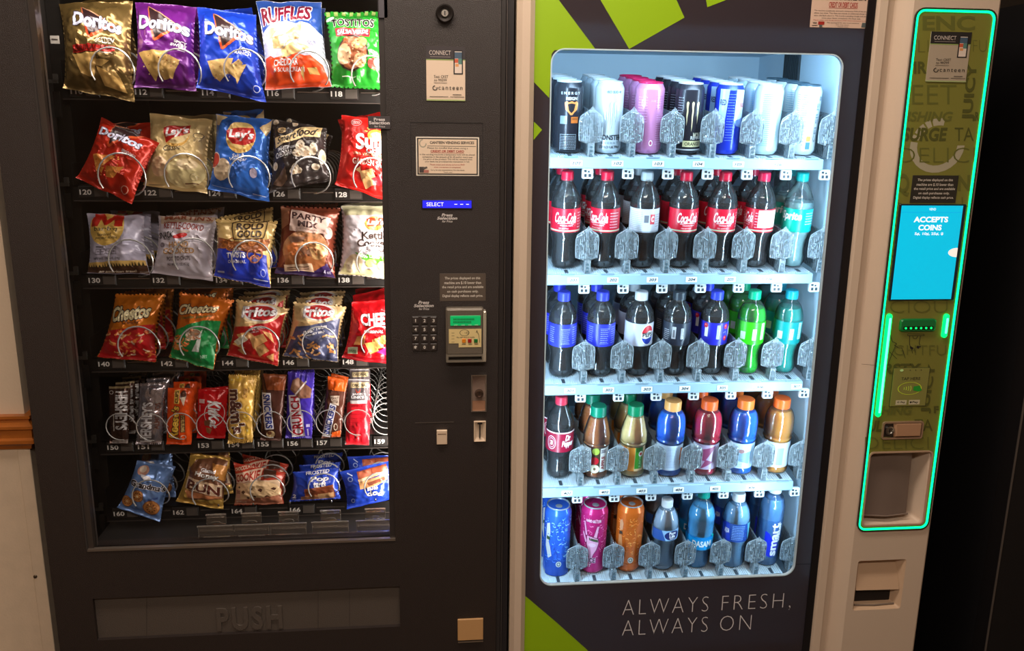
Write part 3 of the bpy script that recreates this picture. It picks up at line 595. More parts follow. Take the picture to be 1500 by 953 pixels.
bag('chip_bag', 0, '1L', (130, 22, 676, 14, 692, 748, 165, 650), (128, 102, 58), f, 'dark gold foil chip bag with a red band', csx=.82, metal=.6, wr=1.6)
def f(a):
    tri_logo(a, (790, 50), (1050, 232), (862, 332), (832, 228)); a.text('Doritos', (725, 125, 1122, 200, 1117, 292, 725, 226), LAV, **D_)
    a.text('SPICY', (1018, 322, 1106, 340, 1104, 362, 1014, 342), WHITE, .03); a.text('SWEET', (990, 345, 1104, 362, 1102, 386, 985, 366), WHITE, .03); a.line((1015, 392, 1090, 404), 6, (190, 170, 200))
    chip(a, (720, 405, 965, 405, 925, 520, 850, 602), (960, 430, 1055, 470, 985, 592, 920, 600, 870, 520), (780, 440, 860, 430, 830, 520))
    specks(a, 26, (760, 420, 990, 560), ((150, 90, 50), (225, 190, 130)), 9, 3, 'dot')
bag('chip_bag', 0, '1L', (688, 12, 1140, 55, 1142, 668, 684, 642), (104, 30, 122), f, 'purple chip bag with tortilla chips pictured', wr=1.2)
def f(a):
    tri_logo(a, (1262, 105), (1505, 258), (1336, 368), (1318, 290)); a.text('Doritos', (1205, 165, 1578, 245, 1573, 328, 1205, 256), LAV, **D_)
    a.text('COOL', (1478, 352, 1560, 362, 1558, 388, 1474, 378), WHITE, .02); a.text('RANCH', (1440, 378, 1562, 390, 1560, 414, 1436, 402), WHITE, .02)
    chip(a, (1220, 450, 1425, 435, 1390, 540, 1312, 602, 1262, 560), (1360, 520, 1470, 440, 1500, 470, 1440, 590), (1420, 500, 1530, 478, 1445, 622), col=(214, 176, 112)); specks(a, 20, (1250, 450, 1480, 580), ((170, 110, 60), (235, 205, 150)), 9, 5, 'dot'); a.ell(1590, 650, 26, 26, (200, 205, 235), inner=.8)
bag('chip_bag', 0, '1L', (1142, 52, 1578, 108, 1652, 752, 1138, 640), (28, 66, 196), f, 'royal blue chip bag with wedge logo', wr=1.2)
def f(a):
    a.poly((222, 12, 706, 18, 735, 260, 705, 245, 650, 205, 590, 195, 545, 210, 480, 190, 430, 200, 360, 190, 320, 215, 262, 250), (40, 74, 150)); pass
    a.poly((283, 440, 330, 425, 360, 445, 420, 432, 470, 452, 520, 430, 560, 420, 610, 440, 650, 428, 690, 460, 735, 490, 782, 634, 294, 662), (226, 74, 26))
    a.text('RUFFLES', (258, 78, 648, 58, 642, 170, 272, 205), (112, 16, 42), .05, out=(236, 228, 232), ow=.05)
    chip(a, (286, 270, 330, 230, 384, 236, 390, 258, 320, 318), (340, 300, 440, 285, 590, 196, 575, 310, 480, 345, 360, 372), (420, 385, 540, 335, 592, 355, 660, 370, 540, 425, 430, 452), (350, 345, 420, 330, 470, 350, 430, 380, 350, 375), col=(222, 188, 132)); a.poly((400, 300, 480, 285, 470, 345, 410, 350), (240, 226, 200))
    a.text('CHEDDAR', (360, 458, 558, 505), WHITE, .02); a.text('& SOUR CREAM', (362, 518, 602, 546), WHITE, .01); a.text('FLAVORED', (640, 318, 692, 338), (90, 90, 130), .01); a.text('POTATO', (640, 340, 692, 356), (90, 90, 130), .01)
    chip(a, (620, 520, 690, 515, 710, 560, 640, 560), (570, 550, 600, 500, 590, 600))
bag('chip_bag', 0, '1R', (222, 10, 706, 18, 784, 636, 292, 664), (206, 208, 228), f, 'blue, white and orange ridged chip bag on the top tray', metal=.1)
def f(a):
    for k in range(8): a.poly((735 + k*56, 92, 762 + k*56, 92, 762 + k*56, 132, 735 + k*56, 132), (150, 170, 96))
    a.text('TOSTITOS', (765, 168, 1098, 178, 1096, 244, 775, 234), (26, 24, 24), .05, out=(224, 226, 214), ow=.03); a.ell(762, 160, 32, 16, (190, 200, 190), rot=-.2)
    a.poly((797, 250, 1072, 262, 1066, 320, 806, 314), (178, 32, 50)); a.text('SALSA VERDE', (815, 268, 1055, 302), WHITE, .03)
    a.ell(935, 432, 122, 126, (52, 30, 24)); a.ell(935, 432, 110, 113, (150, 84, 52)); a.ell(985, 368, 62, 40, (200, 150, 100), rot=-.3); a.ell(868, 440, 52, 74, (212, 172, 132)); a.ell(992, 488, 48, 52, (206, 158, 116)); a.ell(905, 345, 45, 26, (170, 100, 60)); specks(a, 24, (850, 350, 1020, 520), ((120, 60, 40), (225, 190, 150)), 10, 2, 'dot')
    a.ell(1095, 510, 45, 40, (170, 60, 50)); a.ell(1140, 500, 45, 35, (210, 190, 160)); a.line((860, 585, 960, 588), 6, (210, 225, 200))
bag('chip_bag', 0, '1R', (722, 88, 1200, 84, 1205, 666, 772, 644), (38, 148, 44), f, 'green chip bag with a bowl pictured, beside the metal post', metal=.15)
def f(a):
    tri_logo(a, (540, 166), (768, 232), (520, 342), (528, 250)); a.text('Doritos', (452, 185, 778, 308, 752, 372, 424, 236), LAV, **D_); a.text('NACHO CHEESE', (635, 365, 735, 420, 725, 440, 625, 385), WHITE, .02)
    chip(a, (395, 395, 592, 420, 480, 492, 435, 522), (512, 490, 650, 498, 560, 572, 512, 566), (440, 480, 500, 500, 470, 540), col=(222, 140, 62)); specks(a, 34, (420, 405, 620, 550), ((190, 90, 30), (240, 180, 90)), 9, 6, 'dot'); a.ell(635, 650, 28, 28, (215, 150, 130), inner=.8)
bag('chip_bag', 1, '2L', (440, 112, 872, 292, 672, 742, 258, 556), (192, 40, 20), f, 'red tortilla chip bag tilted sideways', wr=1.5, fw=.024)
def lays(a, cx, cy, s, ribbon, tq, ycol=(238, 202, 128)):
    a.ell(cx, cy, s, s, ycol, 26); a.ell(cx, cy + s*.15, s*.93, s*.8, (230, 178, 92), 24); a.ell(cx, cy - s*.1, s*.93, s*.82, ycol, 24); a.poly(ribbon, (186, 28, 26)); a.text("Lay's", tq, WHITE, .04, shear=.2)
def f(a):
    lays(a, 1015, 245, 108, (912, 200, 960, 190, 1112, 178, 1118, 242, 1060, 262, 1000, 276, 928, 308), (925, 205, 1112, 188, 1108, 262, 932, 285), (236, 208, 150)); a.text('Classic', (910, 326, 1052, 368), (70, 56, 44), .01, shear=.3)
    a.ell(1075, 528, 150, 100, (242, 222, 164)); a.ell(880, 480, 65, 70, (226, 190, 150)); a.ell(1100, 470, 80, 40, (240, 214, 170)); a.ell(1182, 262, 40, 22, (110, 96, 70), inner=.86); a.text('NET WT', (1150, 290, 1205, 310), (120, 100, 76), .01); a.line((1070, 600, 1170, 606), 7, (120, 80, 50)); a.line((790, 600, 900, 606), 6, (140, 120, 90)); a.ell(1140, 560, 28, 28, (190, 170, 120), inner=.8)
bag('chip_bag', 1, '2L', (795, 82, 1258, 130, 1222, 672, 752, 606), (226, 196, 138), f, 'pale yellow chip bag with red ribbon emblem', fw=-.012, metal=.15, behind=2, pitch=.062)
def f(a):
    a.poly((262, 192, 346, 128, 352, 180, 318, 252), (216, 186, 138)); a.poly((-66, 88, 12, 106, -20, 130, -42, 172, -68, 160), (222, 196, 150))
    lays(a, 126, 262, 116, (14, 215, 100, 195, 215, 192, 240, 250, 232, 300, 150, 322, 60, 308, 20, 262), (30, 205, 228, 215, 226, 300, 36, 280)); a.text('Salt &', (60, 380, 160, 408), WHITE, .01, shear=.2); a.text('Vinegar', (40, 408, 180, 440), WHITE, .01, shear=.2)
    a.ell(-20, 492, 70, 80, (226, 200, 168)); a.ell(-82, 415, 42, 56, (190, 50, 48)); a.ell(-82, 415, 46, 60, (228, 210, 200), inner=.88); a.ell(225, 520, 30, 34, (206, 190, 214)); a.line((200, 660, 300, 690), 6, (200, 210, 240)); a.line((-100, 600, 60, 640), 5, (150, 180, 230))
bag('chip_bag', 1, '2R', (-66, 86, 346, 128, 326, 728, -126, 636), (48, 108, 204), f, 'bright blue chip bag with red ribbon emblem in a yellow circle', behind=1, csx=.76)
def f(a):
    a.poly((362, 255, 480, 250, 540, 225, 600, 188, 722, 180, 722, 262, 600, 272, 540, 290, 480, 304, 370, 328), (222, 192, 140))
    a.text('Smart', (385, 262, 562, 222, 568, 272, 392, 306), (40, 32, 30), .03, shear=.3); a.text('food', (562, 205, 702, 194, 700, 250, 566, 264), (40, 32, 30), .03, shear=.3)
    a.ell(440, 212, 42, 22, (206, 172, 124)); a.text('70', (420, 200, 460, 226), (40, 32, 30), .03)
    a.text('WHITE', (396, 332, 510, 320, 512, 352, 398, 364), WHITE, .02); a.text('CHEDDAR', (378, 372, 540, 350, 540, 386, 380, 412), WHITE, .02)
    for x, y, r1, r2 in ((598, 330, 34, 46), (580, 380, 40, 30), (640, 372, 44, 40), (690, 350, 24, 42), (738, 400, 20, 52), (565, 490, 30, 34), (545, 505, 26, 22), (590, 500, 26, 20), (376, 465, 26, 32), (700, 470, 26, 24), (380, 150, 26, 20), (545, 160, 22, 32)): a.ell(x, y, r1, r2, (214, 198, 178)); a.ell(x + 6, y + 8, r1*.5, r2*.5, (188, 160, 130))
    a.poly((360, 600, 480, 470, 500, 560, 440, 610), (110, 84, 70))
bag('popcorn_bag', 1, '2R', (343, 122, 748, 186, 774, 572, 322, 668), (52, 44, 44), f, 'black popcorn bag with a cream banner', 'popcorn bag', metal=.2, behind=1)
def f(a):
    a.ell(952, 150, 38, 30, (226, 190, 190), inner=.9); a.text('HEART', (925, 138, 978, 150), WHITE, .01); a.text('HEALTHY', (925, 152, 978, 164), WHITE, .01)
    a.ell(1100, 250, 64, 46, (228, 150, 60)); a.ell(1100, 262, 50, 36, (240, 214, 140))
    for k in range(7): t = math.radians(200 + k*22); a.line((1100 + 70*math.cos(t), 245 + 55*math.sin(t), 1100 + 92*math.cos(t), 245 + 78*math.sin(t)), 9, (240, 190, 90))
    a.text('Sun', (945, 235, 1155, 342), WHITE, .06); a.text('CHIPS', (1028, 332, 1192, 376), WHITE, .04); a.text('100% WHOLE GRAIN', (930, 356, 1200, 392, 1198, 416, 930, 376), (226, 180, 140), .01); a.text('GARDEN SALSA', (922, 402, 1216, 446, 1214, 490, 920, 446), (236, 210, 196), .02)
    chip(a, (975, 505, 1075, 488, 1092, 540, 985, 552), (985, 552, 1092, 540, 1112, 592, 1015, 628), (940, 490, 980, 470, 985, 520), col=(226, 176, 118)); a.poly((1060, 560, 1150, 520, 1160, 600, 1110, 610), (196, 40, 50))
bag('chip_bag', 1, '2R', (850, 88, 1255, 140, 1262, 742, 803, 604), (208, 32, 28), f, 'bright red multigrain chip bag partly behind the door post')
def f(a):
    a.ell(503, 225, 142, 122, (240, 198, 104), 28); a.poly((378, 212, 402, 116, 466, 116, 504, 168, 546, 114, 606, 114, 634, 212, 574, 212, 556, 160, 514, 206, 492, 206, 454, 162, 440, 212), (196, 36, 24)); a.text('bar·b·q', (410, 214, 596, 252), INK, .01, shear=.15); a.text('flavored', (440, 256, 550, 280), INK, .01, shear=.15); a.text('potato chips', (414, 281, 596, 308), INK, .01, shear=.15)
    a.line((420, 356, 490, 358), 6, INK)
    for k in range(4): a.line((422 + k*43, 372, 458 + k*43, 372, 458 + k*43, 412, 422 + k*43, 412), 3, (90, 84, 96), True); a.line((430 + k*43, 392, 450 + k*43, 392), 6, (120, 110, 124))
    a.text('NET WT. 1⅛ OZ. (34g)', (402, 432, 614, 454), INK, .01); a.poly((344, 470, 782, 452, 790, 500, 344, 505), (232, 190, 112))
    r = random.Random(4)
    for k in range(19): x = 352 + k*23; h = r.uniform(24, 40); yb = 510 - (k*.6); a.poly((x - 11, yb, x, yb - h, x + 11, yb), (60, 54, 30))
    a.poly((344, 502, 788, 490, 802, 562, 345, 548), (74, 46, 30)); a.text('an american treat!', (430, 518, 712, 548), (236, 220, 200), .01, shear=.2)
bag('chip_bag', 2, '3L', (334, 112, 758, 130, 802, 562, 342, 548), (204, 198, 222), f, 'white chip bag with a yellow circle and red letter', metal=.05, behind=2, pitch=.062)
def f(a):
    a.poly((872, 128, 1290, 142, 1262, 185, 880, 190), (196, 170, 150)); a.text("MARTIN'S.", (905, 122, 1268, 134, 1262, 170, 900, 160), (150, 76, 48), .04)
    a.text("KETTLE-COOK'D", (902, 172, 1212, 200, 1206, 248, 900, 226), (150, 50, 40), .02); a.text('SNACK', (860, 255, 982, 246, 980, 290, 862, 300), INK, .04); a.text('BITES', (900, 296, 955, 306), INK, .02); a.poly((1010, 245, 1110, 246, 1108, 262, 1010, 262), (210, 190, 180)); a.ell(1036, 282, 56, 18, (200, 26, 26), rot=-.12)
    a.text('HAND', (945, 322, 1108, 366), (176, 130, 84), .04, out=(236, 226, 220), ow=.02); a.text('COOKED', (900, 370, 1148, 412), (176, 130, 84), .04, out=(236, 226, 220), ow=.02)
    a.text('POTATO CHIPS', (930, 430, 1114, 462), (90, 76, 76), .02); a.text('NET WT. 1½ OZ. (42.5g)', (938, 478, 1106, 502), (80, 72, 76), .01); a.ell(893, 346, 18, 18, (110, 100, 110))
bag('chip_bag', 2, '3L', (860, 126, 1296, 142, 1264, 608, 812, 552), (206, 196, 208), f, 'off-white kettle chip bag with brown lettering', metal=.05, behind=2, pitch=.062)
def f(a):
    a.poly((-64, 292, 60, 334, 200, 342, 345, 312, 325, 400, 230, 424, 100, 404, -70, 380), (146, 80, 38)); a.poly((-72, 376, 0, 382, 100, 402, 230, 422, 322, 436, 334, 664, -84, 566), (38, 62, 196))
    r = random.Random(8)
    for _ in range(16): a.ell(r.uniform(-40, 320), r.uniform(325, 385), 28, 20, (190, 112, 54), 14, r.uniform(-.5, .5), .66)
    a.line((42, 188, 90, 174, 200, 180, 296, 172, 302, 240, 290, 308, 200, 314, 110, 322, 62, 318, 46, 250), 8, (60, 40, 30), True); a.text('ROLD', (74, 196, 274, 186, 274, 240, 80, 250), (58, 40, 32), .03); a.text('GOLD', (84, 256, 272, 250, 270, 302, 84, 308), (58, 40, 32), .03)
    a.text('TINY', (62, 384, 122, 412), WHITE, .03); a.text('TWISTS', (10, 414, 152, 452), WHITE, .04); a.text('ORIGINAL', (20, 466, 156, 486), WHITE, .02)
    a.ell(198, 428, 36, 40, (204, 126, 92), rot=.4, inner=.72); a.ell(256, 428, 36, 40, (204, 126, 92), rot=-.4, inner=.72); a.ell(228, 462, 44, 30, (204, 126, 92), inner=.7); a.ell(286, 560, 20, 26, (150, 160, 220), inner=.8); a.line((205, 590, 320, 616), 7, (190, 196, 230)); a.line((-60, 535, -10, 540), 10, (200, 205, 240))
bag('pretzel_bag', 2, '3R', (-74, 150, 388, 170, 336, 668, -88, 568), (232, 196, 126), f, 'yellow and blue pretzel bag with its corner hanging down', 'pretzel bag', metal=.1, behind=1, fw=.012)
def f(a):
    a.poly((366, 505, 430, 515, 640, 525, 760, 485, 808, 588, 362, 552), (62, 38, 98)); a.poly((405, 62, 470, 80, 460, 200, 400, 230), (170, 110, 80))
    a.ell(595, 380, 182, 135, (196, 138, 96)); a.ell(590, 395, 165, 105, (206, 132, 84)); a.poly((425, 420, 760, 420, 740, 500, 660, 535, 520, 530, 440, 490), (178, 108, 62))
    a.ell(690, 400, 65, 60, (216, 168, 112)); a.ell(520, 380, 70, 45, (220, 126, 66)); a.ell(600, 350, 70, 35, (226, 156, 96)); a.poly((455, 290, 600, 295, 580, 330, 480, 335), (150, 110, 90)); a.poly((540, 380, 620, 360, 650, 440, 590, 430), (140, 92, 66)); specks(a, 18, (460, 330, 740, 450), ((230, 170, 110), (170, 96, 56)), 16, 2, 'dot')  # brownish patch at the bowl's upper rim paints in glints of the foil
    a.poly((482, 92, 786, 156, 748, 278, 470, 246), (222, 190, 178)); a.text('PARTY', (488, 112, 754, 158, 744, 198, 488, 160), (70, 40, 40), .03); a.text('MIX', (538, 176, 692, 200, 688, 240, 538, 216), (70, 40, 40), .04); a.text('THE ORIGINAL', (520, 226, 690, 246, 688, 258, 520, 238), (110, 70, 60), .01)
    a.ell(770, 270, 34, 44, (206, 170, 160)); a.poly((430, 488, 640, 486, 652, 540, 560, 528, 432, 534), (222, 188, 158)); a.line((450, 508, 620, 506), 6, (110, 70, 50)); a.line((450, 520, 620, 518), 5, (110, 70, 50)); a.text('4 oz', (725, 530, 780, 556), (200, 190, 220), .02)
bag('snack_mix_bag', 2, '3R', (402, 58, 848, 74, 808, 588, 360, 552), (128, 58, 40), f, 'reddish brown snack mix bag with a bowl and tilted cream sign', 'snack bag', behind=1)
def f(a):
    a.poly((848, 56, 1260, 56, 1260, 122, 1000, 134, 870, 126), (186, 180, 146)); a.ell(1095, 195, 78, 52, (226, 150, 70)); a.poly((1028, 160, 1172, 150, 1176, 208, 1040, 218), (170, 56, 26)); a.text("Lay's", (1034, 164, 1168, 214), WHITE, .04, shear=.2)
    a.text('Kettle', (993, 254, 1204, 308), (60, 44, 40), .03); a.text('Cooked', (958, 306, 1212, 364), (60, 44, 40), .03); a.text('ORIGINAL', (1024, 378, 1196, 402), (80, 64, 60), .01, space=1.3)
    a.poly((938, 398, 1010, 415, 1260, 440, 1260, 520, 1060, 480, 990, 440), (92, 172, 52)); a.text('40% LESS FAT', (960, 412, 1230, 428, 1230, 452, 962, 436), WHITE, .03); a.poly((832, 552, 880, 440, 920, 470, 1000, 520, 1250, 540, 1262, 604), (226, 214, 160)); a.ell(938, 478, 62, 66, (222, 196, 160)); a.ell(930, 500, 50, 50, (236, 216, 186)); a.ell(1060, 480, 40, 30, (190, 200, 110)); a.ell(1150, 500, 40, 36, (222, 200, 170)); a.line((880, 560, 1010, 566), 5, (130, 110, 70))
bag('chip_bag', 2, '3R', (846, 54, 1262, 56, 1268, 606, 828, 556), (222, 212, 220), f, 'white and green kettle chip bag partly behind the door post', metal=.05)
def cheetos(a, q): a.text('Cheetos', q, (240, 224, 178), .06, out=(44, 26, 20), ow=.05, shear=.2)
def f(a):
    a.poly((494, 352, 560, 345, 640, 335, 720, 312, 868, 306, 846, 598, 416, 562), (192, 22, 28)); cheetos(a, (528, 186, 840, 164, 826, 254, 536, 292)); a.text('Crunchy', (622, 276, 760, 270, 756, 306, 622, 312), (90, 44, 20), .02, shear=.3)
    specks(a, 46, (480, 350, 830, 545), ((228, 130, 60), (240, 170, 100), (236, 200, 170), (220, 100, 50)), 21, 11)
bag('chip_bag', 3, '4L', (545, 100, 908, 100, 848, 602, 414, 562), (218, 122, 28), f, 'orange and red cheese puff bag', behind=2, pitch=.062)
def f(a):
    a.poly((975, 382, 1100, 345, 1200, 322, 1332, 330, 1264, 656, 942, 560), (24, 142, 72)); cheetos(a, (1008, 190, 1318, 188, 1294, 256, 1002, 274)); a.text('Cheddar Jalapeño', (1010, 290, 1268, 276, 1264, 302, 1010, 316), (80, 110, 50), .02, shear=.3)
    specks(a, 20, (975, 400, 1090, 520), ((230, 150, 70), (240, 200, 160), (226, 120, 60)), 20, 13); a.ell(1130, 420, 60, 40, (214, 196, 180)); a.ell(1140, 410, 40, 26, (150, 120, 96)); a.poly((1150, 480, 1195, 380, 1170, 540, 1115, 530), (214, 220, 214)); specks(a, 10, (1080, 380, 1180, 460), ((230, 190, 150), (190, 120, 80)), 16, 17); a.text('NET', (1180, 560, 1228, 580), (190, 226, 200), .01)
bag('chip_bag', 3, '4L', (1012, 86, 1420, 144, 1266, 658, 940, 562), (212, 110, 28), f, 'orange and green cheese puff bag slumped to one side', behind=2, pitch=.062)
def fritos(a, cx, cy, rx, ry, tq): a.ell(cx, cy, rx*1.28, ry*1.45, (238, 212, 170)); a.ell(cx, cy, rx*1.1, ry*1.16, WHITE); a.ell(cx, cy, rx, ry, (184, 26, 32), rot=.08); a.text('Fritos', tq, WHITE, .06, out=(96, 20, 30), ow=.02, shear=.15)
def f(a):
    a.poly((55, 342, 180, 345, 330, 308, 448, 246, 388, 628, 16, 548), (192, 26, 28)); fritos(a, 265, 246, 118, 56, (120, 192, 386, 204, 384, 268, 122, 282)); a.text('THE ORIGINAL', (180, 362, 310, 346, 312, 362, 184, 380), WHITE, .01); a.text('CORN CHIPS', (195, 384, 262, 376, 262, 388, 195, 396), WHITE, .01)
    chip(a, (85, 400, 180, 380, 230, 420, 130, 450), (190, 430, 300, 400, 330, 450, 220, 505), (50, 470, 110, 430, 130, 500), (230, 500, 300, 470, 340, 520, 260, 560), (290, 380, 360, 400, 380, 470), (90, 510, 150, 490, 140, 545), (310, 560, 370, 540, 360, 600), col=(226, 168, 106)); a.poly((60, 450, 140, 400, 180, 440, 100, 480), (238, 224, 200))
bag('chip_bag', 3, '4R', (76, 138, 474, 204, 390, 630, 12, 548), (228, 190, 134), f, 'tan and red corn chip bag', behind=2, pitch=.062)
def f(a):
    a.poly((512, 332, 640, 330, 760, 305, 858, 278, 826, 602, 424, 552), (74, 78, 112)); fritos(a, 690, 238, 108, 52, (572, 192, 802, 204, 798, 264, 574, 278)); a.text('BBQ', (655, 258, 730, 268), (236, 210, 180), .01); a.text('Flavor Twists', (580, 372, 760, 320, 762, 346, 582, 398), WHITE, .02); a.text('HONEY BBQ', (600, 398, 745, 366, 746, 386, 602, 412), WHITE, .02)
    specks(a, 26, (480, 400, 800, 560), ((214, 152, 92), (226, 172, 112), (188, 122, 70)), 24, 21)
bag('chip_bag', 3, '4R', (498, 152, 890, 198, 828, 604, 420, 554), (228, 194, 140), f, 'tan and slate blue corn chip bag', behind=2, pitch=.062)
def f(a):
    a.text('CHEEZ-IT', (972, 236, 1300, 226, 1300, 306, 984, 318), WHITE, .06, out=(120, 8, 16), ow=.03); a.text('ORIGINAL', (1002, 346, 1150, 366), WHITE, .03, shear=.2)
    chip(a, (950, 395, 1012, 385, 1000, 450, 925, 460), (1060, 415, 1140, 390, 1150, 470, 1070, 490), (1005, 440, 1080, 430, 1110, 500, 1040, 528), (1130, 385, 1195, 380, 1190, 440, 1140, 450), (1150, 470, 1220, 450, 1240, 530, 1170, 540), col=(230, 152, 84)); a.poly((888, 478, 956, 472, 952, 528, 886, 530), (206, 214, 176)); a.text('REAL', (896, 496, 946, 508), (70, 110, 60), .02); a.text('CHEESE', (896, 510, 946, 522), (70, 110, 60), .02); a.poly((1090, 510, 1180, 460, 1190, 540), (190, 30, 110)); a.poly((860, 545, 1290, 585, 1290, 622, 856, 570), (170, 12, 30))
bag('cracker_bag', 3, '4R', (925, 168, 1298, 130, 1300, 628, 854, 572), (204, 18, 28), f, 'red cheese cracker bag partly behind the door post', 'cracker bag', behind=2, pitch=.062)
# candy bars in the narrow lanes
CB_ = dict(T=.010, pitch=.042, lean=.12, pinch=.0, seal=.045, wr=.45, cat='candy bar')
SILV = (206, 202, 204)
def f(a):
    a.text("HERSHEY'S", (408, 250, 512, 250, 506, 582, 408, 580), SILV, .05, out=(40, 24, 22), ow=.02, rot=1); a.poly((345, 206, 526, 200, 524, 222, 345, 228), (150, 132, 96)); a.ell(370, 262, 20, 18, (190, 180, 176), inner=.7); a.line((396, 460, 396, 590), 8, (200, 190, 180)); a.poly((378, 660, 505, 655, 506, 684, 372, 684), (150, 140, 136))
bag('candy_bar', 4, '5L', (342, 206, 528, 200, 508, 688, 352, 686), (72, 48, 40), f, 'dark brown chocolate bar with silver lettering', behind=3, metal=.5, bump=.8, **CB_)
def f(a):
    a.text("HERSHEY'S", (636, 335, 728, 330, 708, 672, 604, 674), (232, 230, 236), .05, out=(90, 62, 60), ow=.03, rot=3); a.text('ALMONDS', (745, 340, 790, 335, 775, 560, 735, 560), (110, 70, 60), .03, rot=3)
bag('candy_bar', 4, '5L', (606, 178, 828, 168, 794, 692, 572, 694), (168, 160, 168), f, 'silver foil chocolate bar', behind=3, metal=.8, bump=.9, **CB_)
def f(a):
    a.text("Reese's", (888, 372, 948, 372, 936, 646, 848, 646), (240, 190, 70), .06, out=(70, 34, 20), ow=.06, rot=3, shear=.2); a.rect(955, 445, 996, 590, (70, 36, 24)); a.text('PEANUT BUTTER CUPS', (962, 450, 990, 586), (236, 196, 120), .02, rot=3); a.rect(903, 238, 948, 352, (236, 190, 90)); a.text('CUPS', (910, 244, 940, 346), (80, 40, 24), .04, rot=3); a.ell(978, 285, 26, 46, (84, 46, 32)); a.poly((955, 300, 1000, 290, 985, 370), (220, 200, 180)); a.ell(980, 630, 24, 18, (226, 180, 160), inner=.7)
bag('candy_bar', 4, '5L', (842, 216, 1064, 222, 1042, 694, 832, 690), (228, 78, 18), f, 'orange peanut butter cup pack', behind=3, metal=.05, **CB_)
def f(a):
    a.ell(1242, 430, 84, 106, (240, 226, 226), 26, rot=.1, inner=.94); a.text('KitKat', (1182, 318, 1300, 330, 1270, 560, 1200, 545), WHITE, .06, out=(150, 6, 12), ow=.02, rot=1, shear=.15); a.rect(1112, 310, 1160, 344, (228, 190, 190)); a.line((1120, 360, 1118, 415), 8, (228, 180, 180)); a.poly((1155, 490, 1210, 480, 1200, 535, 1160, 530), (120, 70, 44)); a.poly((1170, 545, 1220, 555, 1200, 605, 1175, 590), (150, 96, 60))
bag('candy_bar', 4, '5L', (1098, 228, 1346, 222, 1328, 642, 1088, 638), (208, 14, 24), f, 'glossy red wafer bar with white script', behind=1, metal=.05, **CB_)
def f(a):
    a.text("m&m's", (-18, 240, 92, 232, 122, 596, 2, 606), (92, 48, 36), .07, out=(236, 226, 214), ow=.03, rot=1); a.ell(120, 270, 22, 48, (190, 130, 50), inner=.84); a.text('PEANUT', (108, 232, 134, 308), (120, 70, 30), .02, rot=1)
    for x, y in ((130, 470), (140, 590), (0, 590), (150, 400), (10, 160), (60, 145)): a.ell(x, y, 24, 28, (232, 186, 70)); a.ell(x - 5, y - 8, 8, 9, (244, 220, 150))
bag('candy_bag', 4, '5R', (-30, 104, 214, 108, 176, 672, -34, 684), (226, 178, 88), f, 'yellow candy-coated peanut bag', behind=2, metal=.1, **{**CB_, 'T': .016, 'wr': 1.0, 'cat': 'candy bag'})
def snick(a, band, q): a.poly(band, (228, 224, 232)); a.text('SNICKERS', q, (30, 50, 140), .06, rot=1 if q[1] < 300 else 3)
def f(a):
    a.poly((262, 98, 468, 108, 456, 250, 300, 240), (128, 62, 28)); a.poly((252, 272, 332, 268, 358, 570, 284, 574), (228, 224, 232)); a.text('SNICKERS', (262, 285, 326, 282, 350, 562, 292, 564), (30, 50, 140), .06, rot=1); a.ell(330, 610, 36, 28, (206, 176, 130)); a.ell(320, 600, 20, 14, (120, 70, 46))
bag('candy_bar', 4, '5R', (258, 96, 462, 106, 416, 662, 240, 656), (76, 42, 34), f, 'brown caramel bar with a white and blue name band', behind=0, metal=.3, **{**CB_, 'T': .013})
def f(a):
    a.poly((480, 278, 572, 266, 618, 624, 508, 630), (232, 226, 236)); a.text('CRUNCH', (496, 288, 566, 280, 612, 612, 516, 618), (168, 20, 40), .06, rot=3); a.poly((515, 150, 560, 128, 675, 225, 665, 300, 570, 300, 495, 228), (134, 92, 72)); a.poly((520, 160, 560, 135, 600, 170, 550, 240, 505, 220), (160, 116, 92)); a.line((540, 270, 630, 160), 14, (226, 214, 210)); a.rect(628, 520, 658, 545, (190, 180, 226)); a.line((640, 560, 644, 620), 12, (190, 180, 226)); a.line((600, 420, 612, 600), 5, (226, 220, 236))
bag('candy_bar', 4, '5R', (470, 78, 698, 84, 676, 644, 452, 638), (66, 46, 168), f, 'violet blue crisped-rice chocolate bar', behind=1, metal=.1, **CB_)
def f(a):
    a.poly((808, 118, 974, 150, 958, 252, 880, 240, 818, 232), (226, 92, 22)); a.poly((835, 345, 888, 370, 832, 634, 762, 622), (228, 224, 232)); a.text('SNICKERS', (836, 360, 882, 378, 826, 622, 770, 612), (30, 50, 140), .06, rot=3); a.poly((835, 285, 912, 285, 905, 370, 850, 350), (206, 186, 170)); a.text('PEANUT', (842, 295, 905, 318), (80, 46, 34), .03); a.text('BUTTER', (842, 325, 902, 348), (80, 46, 34), .03); a.poly((850, 590, 918, 575, 916, 628, 842, 630), (214, 90, 30)); a.ell(880, 545, 16, 30, (190, 170, 150), inner=.7)
bag('candy_bar', 4, '5R', (806, 116, 976, 150, 920, 632, 756, 642), (92, 52, 40), f, 'brown and orange caramel bar with a slanted white band', behind=1, metal=.2, **CB_)
